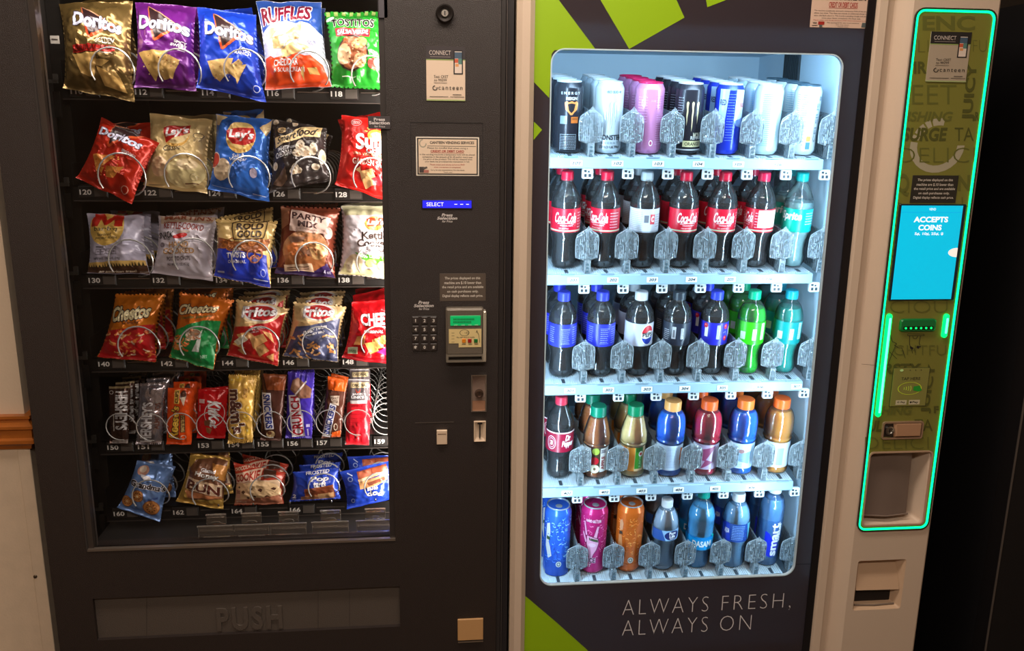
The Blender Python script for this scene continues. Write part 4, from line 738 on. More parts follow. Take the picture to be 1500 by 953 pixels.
def f(a):
    a.poly((976, 330, 1010, 305, 1080, 325, 1150, 300, 1166, 320, 1156, 698, 958, 696), (214, 28, 44)); a.rect(1004, 168, 1154, 206, (196, 176, 136)); a.text('ORIGINAL', (1016, 176, 1142, 198), (60, 46, 40), .04); a.line((985, 145, 1160, 152), 12, (190, 186, 190)); a.poly((1045, 215, 1070, 240, 1090, 215, 1080, 245, 1055, 245), (190, 70, 50)); a.text('JACK', (1018, 246, 1112, 264), WHITE, .04); a.text("LINK'S", (1012, 266, 1116, 288), WHITE, .05); a.poly((1000, 305, 1140, 302, 1135, 328, 1005, 330), (226, 220, 220)); a.text('BEEF STICK', (1010, 340, 1110, 358), (150, 20, 30), .03)
    for k in range(5): a.line((985, 380 + k*36, 1130, 376 + k*36), 3, (176, 18, 34))
    a.ell(1060, 600, 18, 14, (226, 140, 130), inner=.7)
bag('jerky_stick_pack', 4, '5R', (980, 140, 1164, 148, 1160, 700, 954, 696), (104, 94, 98), f, 'red and grey meat stick pack', behind=2, metal=.1, **{**CB_, 'cat': 'snack pack'})
# pastries and cookies in the bottom tray
def f(a):
    a.ell(625, 258, 48, 34, (214, 160, 140)); a.ell(622, 250, 28, 22, (236, 214, 196)); a.poly((600, 280, 690, 300, 705, 330, 640, 320), (226, 220, 226)); a.text("Grandma's", (525, 312, 832, 384, 826, 428, 524, 366), (40, 30, 34), .04, out=(232, 228, 236), ow=.05, shear=.2)
    for x, y, r in ((588, 452, 54), (492, 500, 50), (700, 555, 72)):
        a.ell(x, y, r, r*.95, (150, 92, 46)); a.ell(x, y, r*.9, r*.85, (202, 136, 76)); a.ell(x, y, r*.72, r*.66, (176, 110, 58), inner=.84)
        for k in range(9): a.ell(x + r*.5*math.cos(k*.7), y + r*.5*math.sin(k*.7), r*.09, r*.09, (96, 54, 30), 8)
        a.ell(x, y, r*.2, r*.18, (226, 190, 140))
    a.text('VANILLA CREME', (650, 476, 765, 462, 766, 480, 652, 494), (50, 70, 140), .02)
bag('cookie_bag', 5, '6L', (565, 190, 884, 240, 756, 694, 406, 572), (112, 146, 206), f, 'light blue sandwich cookie bag tilted with one corner down', 'cookie bag', behind=1, T=.024, wr=1.0)
def f(a):
    a.poly((1000, 232, 1060, 172, 1200, 165, 1318, 190, 1302, 490, 1000, 490), (122, 78, 54)); a.poly((1190, 200, 1320, 230, 1316, 350, 1240, 300), (206, 140, 70)); a.poly((990, 292, 1292, 372, 1282, 472, 968, 384), (226, 192, 158)); a.text('BUN', (996, 310, 1276, 385, 1266, 464, 984, 388), (98, 44, 30), .07, out=(240, 226, 206), ow=.02)
    a.text('Glazed', (1112, 226, 1236, 250, 1232, 278, 1110, 254), WHITE, .03); a.text('Honey', (1058, 244, 1268, 290, 1262, 340, 1055, 290), (244, 240, 236), .04, out=(90, 50, 34), ow=.03, shear=.2); a.poly((975, 400, 1280, 475, 1278, 490, 990, 470), (184, 116, 74)); a.line((1020, 475, 1270, 490), 5, (80, 50, 34)); a.text('NET WT', (1130, 535, 1196, 556), (90, 60, 30), .02)
bag('honey_bun_pack', 5, '6L', (1004, 130, 1334, 172, 1276, 596, 886, 524), (206, 164, 80), f, 'gold and brown glazed bun pack', 'pastry pack', behind=1, T=.026, wr=1.3, metal=.3)
def f(a):
    a.poly((12, 208, 340, 205, 440, 290, 428, 320, 290, 280, 10, 300), (190, 56, 34)); a.text('CHOCOLATE CHUNK', (20, 252, 346, 212, 346, 244, 22, 280), (232, 206, 180), .03); a.poly((20, 302, 292, 258, 284, 352, 22, 382), (226, 190, 166)); a.text('COOKIE', (28, 312, 276, 274, 270, 346, 30, 368), (178, 44, 30), .06); a.poly((295, 270, 380, 260, 395, 330, 310, 335), (70, 40, 30))
    a.poly((20, 388, 290, 352, 420, 350, 424, 540, 20, 552), (206, 172, 140)); a.ell(280, 440, 150, 84, (222, 186, 142)); a.ell(100, 440, 90, 70, (220, 178, 136))
    for x, y, r in ((280, 430, 22), (120, 445, 22), (200, 420, 16), (330, 480, 20), (230, 480, 16), (380, 420, 20), (70, 410, 14), (170, 490, 16)): a.poly((x - r, y, x, y - r*.7, x + r, y - r*.2, x + r*.4, y + r*.7), (84, 48, 34))
    a.rect(30, 430, 86, 500, (206, 150, 130)); a.text('330', (36, 436, 80, 462), (96, 50, 40), .03); a.poly((20, 515, 420, 470, 424, 545, 20, 555), (176, 110, 84)); a.text('NET WT 2.5 OZ', (40, 518, 150, 534), (226, 200, 180), .02)
bag('cookie_pack', 5, '6R', (8, 204, 446, 292, 428, 544, 16, 560), (160, 54, 36), f, 'red chocolate chunk cookie pack', 'cookie pack', behind=1, T=.022, wr=.8, metal=.1)
def f(a):
    a.text('FROSTED', (600, 285, 800, 262, 802, 284, 604, 306), WHITE, .03); a.text('Pop', (645, 318, 806, 300, 806, 352, 646, 362), WHITE, .06, out=(20, 34, 120), ow=.02); a.text('tarts', (668, 352, 782, 344, 782, 394, 670, 400), WHITE, .06, out=(20, 34, 120), ow=.02)
    a.poly((588, 412, 846, 374, 858, 480, 600, 506), (146, 76, 42)); a.poly((598, 420, 836, 386, 844, 440, 606, 470), (116, 56, 32)); a.poly((705, 452, 846, 440, 842, 494, 705, 504), (200, 152, 106)); a.poly((560, 480, 706, 460, 706, 505, 560, 515), (150, 100, 66)); a.text('2', (490, 460, 520, 492), WHITE, .04); a.line((492, 505, 522, 503), 8, (200, 205, 235))
bag('toaster_pastry_pack', 5, '6R', (496, 285, 882, 248, 896, 502, 468, 528), (34, 64, 176), f, 'blue toaster pastry pack lying level', 'pastry pack', behind=2, pitch=.062, T=.018, wr=.8, metal=.15)
def f(a):
    a.poly((1022, 285, 1268, 218, 1296, 272, 1040, 366), (146, 70, 48)); a.poly((1040, 288, 1140, 262, 1150, 310, 1050, 340), (178, 96, 70)); a.poly((1150, 258, 1262, 226, 1280, 268, 1165, 305), (170, 88, 60)); a.poly((1040, 372, 1280, 298, 1292, 345, 1200, 395, 1050, 432), (206, 152, 104)); a.poly((1110, 375, 1270, 320, 1276, 345, 1130, 400), (130, 70, 50)); a.poly((1030, 350, 1290, 268, 1288, 284, 1040, 372), (226, 190, 150))
    a.text('tarts', (1110, 415, 1205, 385, 1210, 425, 1115, 450), WHITE, .06, rot=2); a.text('Pop', (1110, 450, 1245, 410, 1252, 470, 1112, 500), WHITE, .06, rot=2); a.ell(965, 350, 24, 22, (150, 170, 226), inner=.6); a.ell(990, 525, 18, 16, (140, 160, 220), inner=.6); a.line((940, 300, 985, 320), 9, (190, 200, 235))
bag('toaster_pastry_pack', 5, '6R', (882, 286, 1340, 182, 1345, 496, 942, 588), (34, 66, 182), f, 'blue toaster pastry pack turned upside down, partly behind the door post', 'pastry pack', behind=1, T=.018, wr=.8, metal=.15)
# ================================================================ drinks machine shell
DM = tag(empty('drinks_vending_machine', (0, 0, 0)), 'glass-fronted drinks vending machine with lit shelves and a beige payment tower', 'vending machine')
DX0, DX1 = P(751, 500, 0)[0], 1.164
WX0, WX1, WZ0, WZ1 = .2505, .856, P(978, 850, 0)[1], P(1020, 75, 0)[1]           # lit window
PX0, PX1 = P(776, 500, 0)[0], .911                         # printed glass panel
CRM = mat((214, 190, 168), .42, bump=.08, bscale=600)
OUT = mat((24, 22, 26), .5); LINER = mat((190, 212, 228), .45)
IX0, IX1, IZ0, IZ1, IY = .238, .956, .34, 1.745, .72
b = MB(); zc = 1.83
b.box(DX0 + .01, IX0 - .012, .07, .86, .08, zc, OUT); b.box(IX1 + .012, DX1 - .01, .07, .86, .08, zc, OUT); b.box(DX0 + .01, DX1 - .01, .80, .86, .08, zc, OUT); b.box(DX0 + .01, DX1 - .01, .07, .86, IZ1 + .012, zc, OUT); b.box(DX0 + .01, DX1 - .01, .07, .86, .08, IZ0 - .012, OUT)
b.build('cabinet', DM)
b = MB(); b.box(IX0 - .012, IX0, .012, IY, IZ0, IZ1, LINER); b.box(IX1, IX1 + .012, .012, IY, IZ0, IZ1, LINER); b.box(IX0, IX1, IY, IY + .02, IZ0, IZ1, LINER); b.box(IX0, IX1, .012, IY, IZ1, IZ1 + .012, LINER); b.box(IX0, IX1, .012, IY, IZ0 - .012, IZ0, LINER)
b.build('inner_liner', DM)
for x in (DX0 + .08, DX1 - .1):
    for y in (.14, .76): b = MB(); b.lathe([(.03, 0), (.03, .02), (.018, .025), (.018, .08)], DARK, 12, (x, y, 0)); b.build('foot', DM)
# printed glass panel: ink slightly lets the tube behind it through
def ink(name, col, tl=.13, rough=.12):
    m = bpy.data.materials.new(name); m.use_nodes = True; nt = m.node_tree; p = nt.nodes['Principled BSDF']; p.inputs['Base Color'].default_value = (*lin(col), 1); p.inputs['Roughness'].default_value = rough
    t = nt.nodes.new('ShaderNodeBsdfTranslucent'); t.inputs[0].default_value = (*[min(1, .6 + c) for c in lin(col)], 1); mx = nt.nodes.new('ShaderNodeMixShader'); mx.inputs[0].default_value = tl
    nt.links.new(p.outputs[0], mx.inputs[1]); nt.links.new(t.outputs[0], mx.inputs[2]); nt.links.new(mx.outputs[0], nt.nodes['Material Output'].inputs[0]); return m
PLUM = ink('panel_ink', (62, 53, 58)); GREEN = mat((150, 188, 18), .35)
hole = rrect(WX0, WX1, WZ0, WZ1, .028, 8)
b = MB(); b.holed([(PX0, .10), (PX1, .10), (PX1, zc), (PX0, zc)], [hole[::-1]], 0, .006, PLUM); pn = b.build('graphic_panel', DM)
b = MB()
for k, (q, yy) in enumerate(((rrect(WX0, WX1, WZ0, WZ1, .028, 8), -.0006), (rrect(WX0 + .0022, WX1 - .0022, WZ0 + .0022, WZ1 - .0022, .026, 8), .006))): pass
o_, i_ = rrect(WX0 - .0005, WX1 + .0005, WZ0 - .0005, WZ1 + .0005, .0285, 8), rrect(WX0 + .002, WX1 - .002, WZ0 + .002, WZ1 - .002, .026, 8)
b.holed(o_, [i_[::-1]], -.0008, .007, mat((205, 228, 240), .3)); b.build('window_edge', DM)  # pale colour paints in the glow along the glass edge
b = MB(); b.box(WX0, WX1, .007, .012, WZ0, WZ1, clear('pane2', gloss=.7, rough=.01, ior=1.25)); b.build('glass_pane', DM)
for pts in ((782.5, -18, 805, -18, 873, 73, 812, 73.5, 808, 79, 804.5, 143.5, 782, 120), (782, 178, 794, 190, 781.5, 205), (869, -18, 921.6, 71.7, 1002.5, 25.8, 983, -18), (1031, -18, 1036, 10.6, 1100, -14, 1100, -18), (769, 872, 815, 911, 862, 953, 900, 990, 767, 990)):
    a = flat(0, rough=.35); a.poly(pts, GREEN); a.build('green_shape', pn)
R = (P(912, 889, 0)[0], P(1158, 885, 0)[0], P(912, 900.5, 0)[1], P(912, 878.5, 0)[1]); a = sheet(0, R); a.text('ALWAYS', (0, 0, 50.5, 100), (226, 220, 220), -.026, space=1.22); a.build('slogan_lettering', pn); a = sheet(0, R); a.text('FRESH,', (58.5, 0, 100, 117), (226, 220, 220), -.026, space=1.22); a.build('slogan_lettering', pn)
R = (P(911.5, 919, 0)[0], P(1100, 916, 0)[0], P(911.5, 930.5, 0)[1], P(911.5, 908.5, 0)[1]); a = sheet(0, R); a.text('ALWAYS', (0, 0, 66, 100), (226, 220, 220), -.026, space=1.22); a.build('slogan_lettering', pn); a = sheet(0, R); a.text('ON', (75.5, 0, 100, 100), (226, 220, 220), -.026, space=1.22); a.build('slogan_lettering', pn)
# card notice at the top right of the panel
def cardnote(a):
    a.text('WHEN MAKING PURCHASES USING', (15, 5, 88, 22), INK, .02); a.text('CREDIT OR DEBIT CARDS', (28, 27, 75, 42), RED, .02); a.line((28, 44, 75, 44), 1.2, RED)
    for y, x0, x1, t in ((50, 5, 96, 'The machine accepts any card and a temporary hold of the amount'), (57, 5, 96, 'above may show. This does not include an additional charge made'), (64, 5, 96, 'when the bank clears it. This is only a pending charge and returns'), (71, 18, 82, 'once your bank completes the final sale.')): a.text(t, (x0, y, x1, y + 4.8), INK, 0)
    a.text('Please swipe card slowly and press END when transaction is done.', (5, 77.5, 95, 81.5), RED, 0); a.text('VISA', (4, 85, 11, 90), INK, .03); a.rect(13, 83, 23, 92, RED); a.text('We apologize for any inconvenience', (27, 84, 80, 88), INK, 0); a.text('this may cause.', (42, 90, 64, 93.5), INK, 0); a.line((3, 95, 12, 94), 1.5, INK); a.rect(15, 93, 20, 98.5, (80, 90, 90)); a.text('Thank you!', (45, 95.2, 62, 98.8), INK, 0); a.poly((85, 84, 95, 84, 92, 97, 84, 97), (84, 92, 92))
sticker('card_notice', (1190.5, -12, 1275, 42), lambda a: cardnote(a), DM, (220, 186, 164))
b = MB(); b.rbox(DX0, PX0 - .001, -.014, .07, .10, zc, .012, CRM, .010, 6); b.build('left_door_rail', DM)
b = MB(); b.box(PX1 - .017, PX1, -.004, .0065, .10, zc, mat((26, 23, 25), .3)); b.build('black_door_edge', DM)
a = flat(0); a.line((1166, 826, 1192, 825.5), 1.0, (30, 30, 40)); a.build('panel_mark', pn)
# tube lamps (the light itself is set at the top of the script)
TUBE = mat((170, 220, 255), .5, emit=13.0)
for x, r_ in ((.900, .006), (.238, .004)): b = MB(); b.lathe([(r_, 0), (r_, 1.2)], TUBE, 10, (x, .022 if x > .5 else .034, .52)); b.build('lamp_tube', DM)
b = MB(); b.box(.30, .90, .035, .045, 1.735, 1.743, TUBE); b.build('lamp_tube', DM)
# air grille on the right wall behind the top shelf
gm = mat((30, 40, 46), .5)
gl = empty('air_grille', parent=DM)
for k in range(9): b = MB(); y = .44 + .011 * k; b.box(IX1 - .006, IX1, y - .0028, y + .0028, 1.30, 1.74, gm); b.build('grille_slat', gl)
for zz in (.98, .72): 
    for dx in (0, .006): b = MB(); b.lathe([(.0035, 0), (.0035, .002), (.002, .003)], STEEL, 8, (0, 0, 0)); b.v = [(IX1 - z, .13 + dx*4 + y, zz + .02 - dx*3 + x) for x, y, z in b.v]; b.build('wall_rivet', DM)
b = MB(); b.box(IX1 - .012, IX1, .06, .10, .55, .80, mat((190, 196, 204), .35, .3)); b.box(IX1 - .014, IX1 - .006, .075, .09, .60, .66, mat((120, 126, 134), .3, .5)); b.build('door_catch', DM)

# ---------------------------------------------------------------- shelves
YS, TILT = .20, math.radians(7); TT = math.tan(TILT)
CX = [.329 + .0948 * k for k in range(7)]
SZ = [1.468, 1.1985, .928, .6615, .395]
DIV = clear('divider_plastic', tint=(.93, .96, .98), gloss=1.0, rough=.06, haze=.15, hazecol=(232, 242, 248), ior=1.7, bump=.8, bscale=140)
DED = clear('divider_edge', tint=(.95, .97, .98), gloss=1.0, rough=.05, haze=.40, hazecol=(232, 242, 248), ior=1.9); RIB = mat((196, 208, 216), .4); SLOT = mat((54, 62, 70), .5)
def divider_mesh():
    rd = random.Random(5); d = MB(); c = MB(); GE = clear('divider_rib', tint=(.9, .94, .96), gloss=1.0, rough=.05, haze=.22, hazecol=(225, 236, 242), ior=1.8)
    c.rbox(-.0022, .0022, .002, .13, .0, .100, .004, DIV, .001)
    arch = [(-.026, .034), (-.0275, .050), (-.0275, .078), (-.025, .089), (-.017, .0955), (-.006, .103), (.006, .103), (.017, .0955), (.025, .089), (.0275, .078), (.0275, .050), (.026, .034), (.012, .030), (-.012, .030)]
    c.prism([[(x, .004 + abs(x)*.25, z) for x, z in arch], [(x, .006 + abs(x)*.25, z) for x, z in arch]], DIV)
    for s in (-1, 1):
        for k in range(6):
            x = s*(.0045 + .0042*k); y = .003 + abs(x)*.25; 
            zz = .034 + .0006*k
            while zz < .096 - .0042*k:
                ln = rd.uniform(.006, .022); d.box(x - .0006, x + .0006, y - rd.uniform(.0012, .003), y + .001, zz, min(zz + ln, .098 - .0042*k), rd.choice((DED, DED, GE, DIV))); zz += ln + rd.uniform(.001, .004); x += rd.uniform(-.0007, .0007)
        for k, z in enumerate((.044, .056, .068, .080)): d.box(min(s*(.004 + .004*(k % 3)), s*(.012 + .004*(k % 3))), max(s*(.004 + .004*(k % 3)), s*(.012 + .004*(k % 3))), .005, .0062, z, z + .0012, GE if k % 2 else DED)
    d.tube([(x, .004 + abs(x)*.25, z) for x, z in arch[:12]], .0008, DED, 4)
    c.box(-.0065, .0065, -.006, .02, .0, .032, DIV)
    for z in (.003, .0115, .020): d.box(-.003, .003, -.0068, -.0058, z, z + .005, mat((70, 86, 92), .3))
    for x in (-.007, .006): d.box(x, x + .001, -.0065, -.0055, 0, .032, DED)
    for k in range(5): d.tube([(-.006 + .003*k, .002, .098), (-.006 + .003*k, .003, .112 - abs(k - 2)*.003)], .0009, DED, 4)
    return c, d
dc, dd = divider_mesh(); dproto = None; cproto = None
NUMS = [['101', '102', '103', '104', '105', '106', None], ['201', '202', '203', '204', '205', '206', None], ['301', '302', '303', '304', '305', '306', '307'], ['401', '402', '403', '404', '405', '406', None], [None]*7]
for k, z0 in enumerate(SZ):
    sh = empty('shelf', (0, YS, z0 + .010), DM); SX0, SX1 = .266, .927
    b = MB(); b.rbox(SX0, SX1, -.004, .006, -.024, .001, .003, mat((146, 170, 184), .35), .002); b.build('front_trim', sh)
    b = MB(); dep = .46
    b.add([(x, y, y*TT - t) for x in (SX0, SX1) for y in (.004, dep) for t in (0, .006)], [(0, 1, 3, 2), (4, 6, 7, 5), (0, 4, 5, 1), (2, 3, 7, 6), (0, 2, 6, 4), (1, 5, 7, 3)], RIB); b.build('deck', sh)
    b = MB(); x = SX0 + .004
    while x < SX1 - .004:
        if min(abs(x - cx) for cx in CX) < .030: b.add([(x + dx, y, y*TT + t) for dx in (0, .0022) for y in (.008, .30) for t in (0, .0022)], [(0, 1, 3, 2), (4, 6, 7, 5), (0, 4, 5, 1), (2, 3, 7, 6), (0, 2, 6, 4), (1, 5, 7, 3)], RIB)
        x += .0052
    o = b.build('slide_rib', sh, smooth=0); o['kind'] = 'stuff'
    for i in range(7):
        b = MB(); b.add([(CX[i] + dx, y, y*TT + t) for dx in (-.004, .004) for y in (.0085, .03) for t in (.0024, .0032)], [(0, 1, 3, 2), (4, 6, 7, 5), (0, 4, 5, 1), (2, 3, 7, 6), (0, 2, 6, 4), (1, 5, 7, 3)], SLOT); b.build('sensor_slot', sh)
        b = MB(); b.rbox(CX[i] - .016, CX[i] + .016, -.0055, -.003, .0005, .0035, .001, mat((120, 140, 150), .3), .0006); b.build('trim_lip', sh)
        if NUMS[k][i]:
            x = CX[i] + .013; b = MB(); b.rbox(x - .0135, x + .0135, -.0056, -.0038, -.0185, -.006, .001, mat((226, 228, 226), .5), .0004); nl = b.build('number_label', sh)
            a = sheet(-.0056, (x - .0095, x + .0095, -.0155, -.0085)); a.text(NUMS[k][i], (0, 0, 100, 100), (50, 48, 50), .03, shear=.25); a.build('digits', nl)
        xd = CX[i] + .0474
        if dproto is None:
            dproto = dc.build('divider', sh); dproto['label'] = 'clear ribbed plastic lane divider'; dd.build('moulded_edge', dproto)
        else: c = dup(dproto, sh); 
        d_ = dproto if k == 0 and i == 0 else c
        d_.parent = sh; d_.location = (xd, .012, .002); d_.rotation_euler = (TILT, 0, 0)
        # white clip hanging under the trim
        b = MB()
        if cproto is None:
            b.rbox(-.013, .013, 0, .008, -.024, 0, .004, mat((232, 236, 236), .4), .001); 
            for dx in (-.0085, .0015): b.box(dx, dx + .006, -.0006, .002, -.020, -.013, SLOT)
            b.box(-.009, -.003, -.0006, .002, -.009, -.004, SLOT); b.box(.000, .004, -.0006, .002, -.010, -.006, SLOT); b.tube([(-.013, -.001, -.008), (.0, -.002, -.0115), (.013, -.001, -.009)], .0009, mat((236, 240, 240), .3), 4)
            cproto = b.build('lane_clip', sh); c = cproto
        else: c = dup(cproto, sh)
        c.location = (CX[i] + .043, .012, -.024)
    b = MB(); b.box(SX0, SX1, .40, .404, -.03, .05, mat((178, 190, 200), .5)); b.build('rear_stop', sh)

# ---------------------------------------------------------------- payment tower
YTW = -.030
prof = [(PX1 + .001, .07), (PX1 + .001, -.008), (PX1 + .004, -.013), (PX1 + .020, -.014), (PX1 + .024, -.004), (PX1 + .040, -.001), (PX1 + .046, -.008), (PX1 + .053, -.020), (PX1 + .060, -.027), (0, 0)]
tx0 = P(1290, 450, YTW)[0]
FXa, FXb = .977, DX1 - .006
prof = prof[:-1]
b = MB(); L = prof + [(FXa, YTW)]
b.prism([[(x, y, z) for x, y in L] for z in (.10, zc)], CRM, False, False)
R2 = [(FXb, YTW), (DX1 - .002, -.027), (DX1, -.020), (DX1, .07)]
b.prism([[(x, y, z) for x, y in R2] for z in (.10, zc)], CRM, False, False)
CU = (.991, 1.141, P(1310, 768, YTW)[1], P(1310, 661, YTW)[1]); HU = (.994, 1.113, P(1290, 892, YTW)[1], P(1290, 820, YTW)[1])
b.holed([(FXa, .10), (FXb, .10), (FXb, zc), (FXa, zc)], [rrect(*CU, .010)[::-1], rrect(*HU, .006)[::-1]], YTW, YTW + .002, CRM)
b.box(PX1 + .001, DX1, -.0, .07, .098, .10, CRM); b.box(PX1 + .001, DX1, -.02, .07, zc, zc + .002, CRM)
tw = empty('payment_tower', parent=DM); b.build('housing', tw)
a = flat(YTW); a.line((1262, 533, 1281, 534.5), .5, (120, 96, 80)); a.build('housing_seam', tw)
# olive printed fascia with light ring
F0, F1, F2, F3 = P(1345, 40, YTW)[0] - .003, P(1451, 40, YTW)[0], P(1300, 774, YTW)[1], P(1400, 15, YTW)[1]
FXL, FXR = .983, 1.151
OLIVE = mat((128, 124, 54), .3)
b = MB(); b.holed(rrect(FXL + .003, FXR - .003, F2 + .003, F3 - .003, .014), [rrect(CU[0] - .002, CU[1] + .002, CU[2] - .002, CU[3] + .002, .011)[::-1]], YTW - .002, YTW - .0002, OLIVE); fa = b.build('fascia', tw)
LEDG = mat((0, 226, 122), .4, emit=3.6)
b = MB(); b.holed(rrect(FXL, FXR, F2, F3, .017), [rrect(FXL + .004, FXR - .004, F2 + .004, F3 - .004, .013)[::-1]], YTW - .004, YTW - .0002, LEDG); b.build('light_ring', tw)
b = MB(); b.holed(rrect(FXL - .0035, FXR + .0035, F2 - .0035, F3 + .0035, .02), [rrect(FXL - .0005, FXR + .0005, F2 - .0005, F3 + .0005, .0175)[::-1]], YTW - .0045, YTW, mat((40, 52, 40), .3)); b.build('ring_bezel', tw)
YF = YTW - .002
W1, W2 = (104, 104, 46), (86, 86, 38)
a = flat(YF, rough=.35)
def w(t, c4, x0, y0, x1, y1, col=W1, **k):
    ox, oy, s = c4; a.text(t, (ox + x0/s, oy + y0/s, ox + x1/s, oy + y1/s), col, **k)
C4, C5, C6, C7 = (1240, 0, 3.665), (1240, 240, 4.33), (1240, 440, 4.33), (1200, 630, 2.95)
w('ENC', C4, 408, 85, 690, 165, bold=.03); w('FU', C4, 678, 215, 752, 278, bold=-.02); w('LI', C4, 385, 215, 440, 280, bold=-.02); w('IR', C4, 362, 330, 432, 396, W2, bold=.04); w('EET', C4, 352, 455, 590, 560, bold=-.01); w('ISHING', C4, 322, 598, 572, 652, bold=.03, shear=.25); w('SURGE', C4, 300, 684, 542, 758, W2, bold=.05, shear=.2); w('TA', C4, 580, 684, 682, 756, W2, bold=0)
w('DELICI', C4, 280, 792, 690, 872, bold=-.02); a.text('JUICY', [v/3.665 + (1240, 0)[i % 2] for i, v in enumerate((648, 338, 716, 338, 688, 650, 616, 650))], W2, bold=.04, rot=3); w('R', C4, 690, 600, 712, 648, W2, bold=.04)
w('Q', C5, 318, 60, 398, 205, bold=.03); w('N', C5, 706, 70, 782, 170, bold=.03); a.text('YUM', [v/4.33 + (1240, 240)[i & 1] for i, v in enumerate((298, 245, 348, 245, 322, 465, 272, 465))], W1, bold=-.02, rot=3); a.text('SO', [v/4.33 + (1240, 240)[i & 1] for i, v in enumerate((268, 480, 310, 480, 292, 620, 250, 620))], W1, bold=-.02, rot=3); w('T', C5, 706, 345, 748, 418, W2, bold=.05); w('L', C5, 730, 210, 770, 270, bold=-.02); w('ICIOU', C5, 240, 868, 640, 942, bold=-.02); w('N', C5, 262, 640, 300, 690, bold=0); w('A', C5, 650, 640, 700, 690, bold=0)
w('GHTFU', C6, 300, 282, 632, 345, bold=-.015); w('RSTY', C6, 228, 398, 474, 466, W2, bold=.04, shear=.2); a.text('JUICY', [v/4.33 + (1240, 440)[i & 1] for i, v in enumerate((518, 400, 578, 400, 532, 715, 466, 715))], W2, bold=.04, rot=3); w('HING', C6, 218, 668, 418, 722, bold=.03, shear=.25); w('F', C6, 553, 668, 584, 712, W2, bold=.04); w('UL', C6, 138, 760, 222, 830, W2, bold=.05, shear=.2); w('TA', C6, 430, 752, 545, 825, W2, bold=0); w('DELICI', C6, 118, 862, 520, 940, bold=-.02)
o = a.build('word_pattern', fa)
# partial ring emblem
a = flat(YF, rough=.4, base=.0001)
cx, cy, ro, ri = 1373, 213, 40, 29.5
def arc(t0, t1, col): 
    ts = [math.radians(t0 + (t1 - t0)*k/14) for k in range(15)]; a.poly([(cx + ro*math.cos(t)*1.0 - (math.sin(t))*5*1, cy + ro*math.sin(t)) for t in ts] + [(cx + ri*math.cos(t) - (math.sin(t))*4, cy + ri*math.sin(t)) for t in ts[::-1]], col); a.lift = .0001
RG = (176, 166, 140); arc(0, 188, RG)
for t0, t1 in ((194, 204), (208, 218), (222, 232), (236, 248), (252, 280)): arc(t0, t1, RG)
a.build('ring_emblem', fa)
def stk(name, px, paint, col, Y=YF, th=.0012): return sticker(name, px, paint, fa, col, Y, th=th)
stk('connect_sticker', (1364, 46, 1414, 120.5), lambda a: connect(a, (40, 36, 34), (178, 160, 138)), (178, 160, 138))
stk('price_notice', (1337, 256.5, 1399, 297), prices, (46, 42, 34))
# touch screen
R = upright(1317, 298.5, 1396, 439, YF); b = MB(); b.rbox(R[0], R[1], YF - .004, YF, R[2], R[3], .002, mat((18, 34, 48), .2), .001); ts = b.build('touch_screen', tw)
q = (R[0] + .004, R[1] - .008, R[2] + .003, R[3] - .003); CYN = mat((0, 178, 214), .3, emit=.85); b = MB(); b.box(q[0], q[1], YF - .0045, YF - .0039, q[2], q[3], CYN); s_ = b.build('display', ts)
a = sheet(YF - .0045, q, emit=.8); a.text('VEND', (45, 2.5, 56, 5), (220, 240, 245), .02); a.line((0, 7, 100, 7), .35, (0, 150, 190)); a.text('ACCEPTS', (22, 11.5, 78, 17.5), (240, 240, 240), .05); a.text('COINS', (31, 20, 69, 26), (240, 240, 240), .05); a.text('5¢, 10¢, 25¢, $', (26, 28, 73, 31.5), (232, 236, 240), .03); a.build('lettering', s_); a = sheet(YF - .0045, q, emit=.8); a.poly([(100, 44.5)] + [(100 + 15*math.cos(t), 49.5 + 5*math.sin(t)) for t in np.linspace(-PI/2, -3*PI/2, 12)] + [(100, 54.5)], (240, 224, 214)); a.build('screen_dot', s_)
# glowing bars and bill slot
LEDB = mat((0, 214, 84), .25, emit=3.2); LEDC = mat((90, 240, 200), .2, emit=2.6)
for (pa, pb, wd, xa) in (((1297, 463), (1281, 606), .006, FXL + .0155), ((1387, 463), (1384.5, 490), .006, FXR - .021)):
    za, zb = P(*pa, YF)[1], P(*pb, YF)[1]; lb = empty('glow_bar', parent=tw)
    b = MB(); b.prism([[(x, YF + d, z) for x, z in rrect(xa - wd + e, xa + wd - e, zb - .006 + e, za + .006 - e, wd - e, 6)] for e, d in ((0, 0), (0, -.004), (.002, -.007), (.005, -.008))], LEDB); b.build('lens', lb)
    b = MB(); b.rbox(xa - .0025, xa + .0025, YF - .0086, YF - .006, zb + .004, za - .002, .002, LEDC, .001); b.build('hot_core', lb)
R = upright(1318, 466.5, 1368, 484, YF); bs = empty('bill_slot', parent=tw); b = MB(); b.prism([[(x, YF + d, z) for x, z in rrect(R[0] + e, R[1] - e, R[2] + e, R[3] - e, .007, 5)] for e, d in ((0, 0), (0, -.005), (.002, -.007))], mat((20, 120, 60), .3)); b.build('bezel', bs)
b = MB(); b.rbox(R[0] + .006, R[1] - .006, YF - .0076, YF - .006, R[2] + .004, R[2] + .012, .002, mat((12, 40, 26), .3), .0006); b.build('mouth', bs)
for k in range(6): x = R[0] + .012 + k*(R[1] - R[0] - .024)/5; b = MB(); b.prism([[(x + u, YF - .0076 - d, R[2] + .008 + v) for u, v in ring(0, 0, .0022, n=10)] for d in (0, .0008)], LEDB); b.build('diode', bs)
a = flat(YF, rough=.4, base=.0008)
L6 = lambda *p: [(1240 + p[i]/4.33, 440 + p[i+1]/4.33) for i in range(0, len(p), 2)]
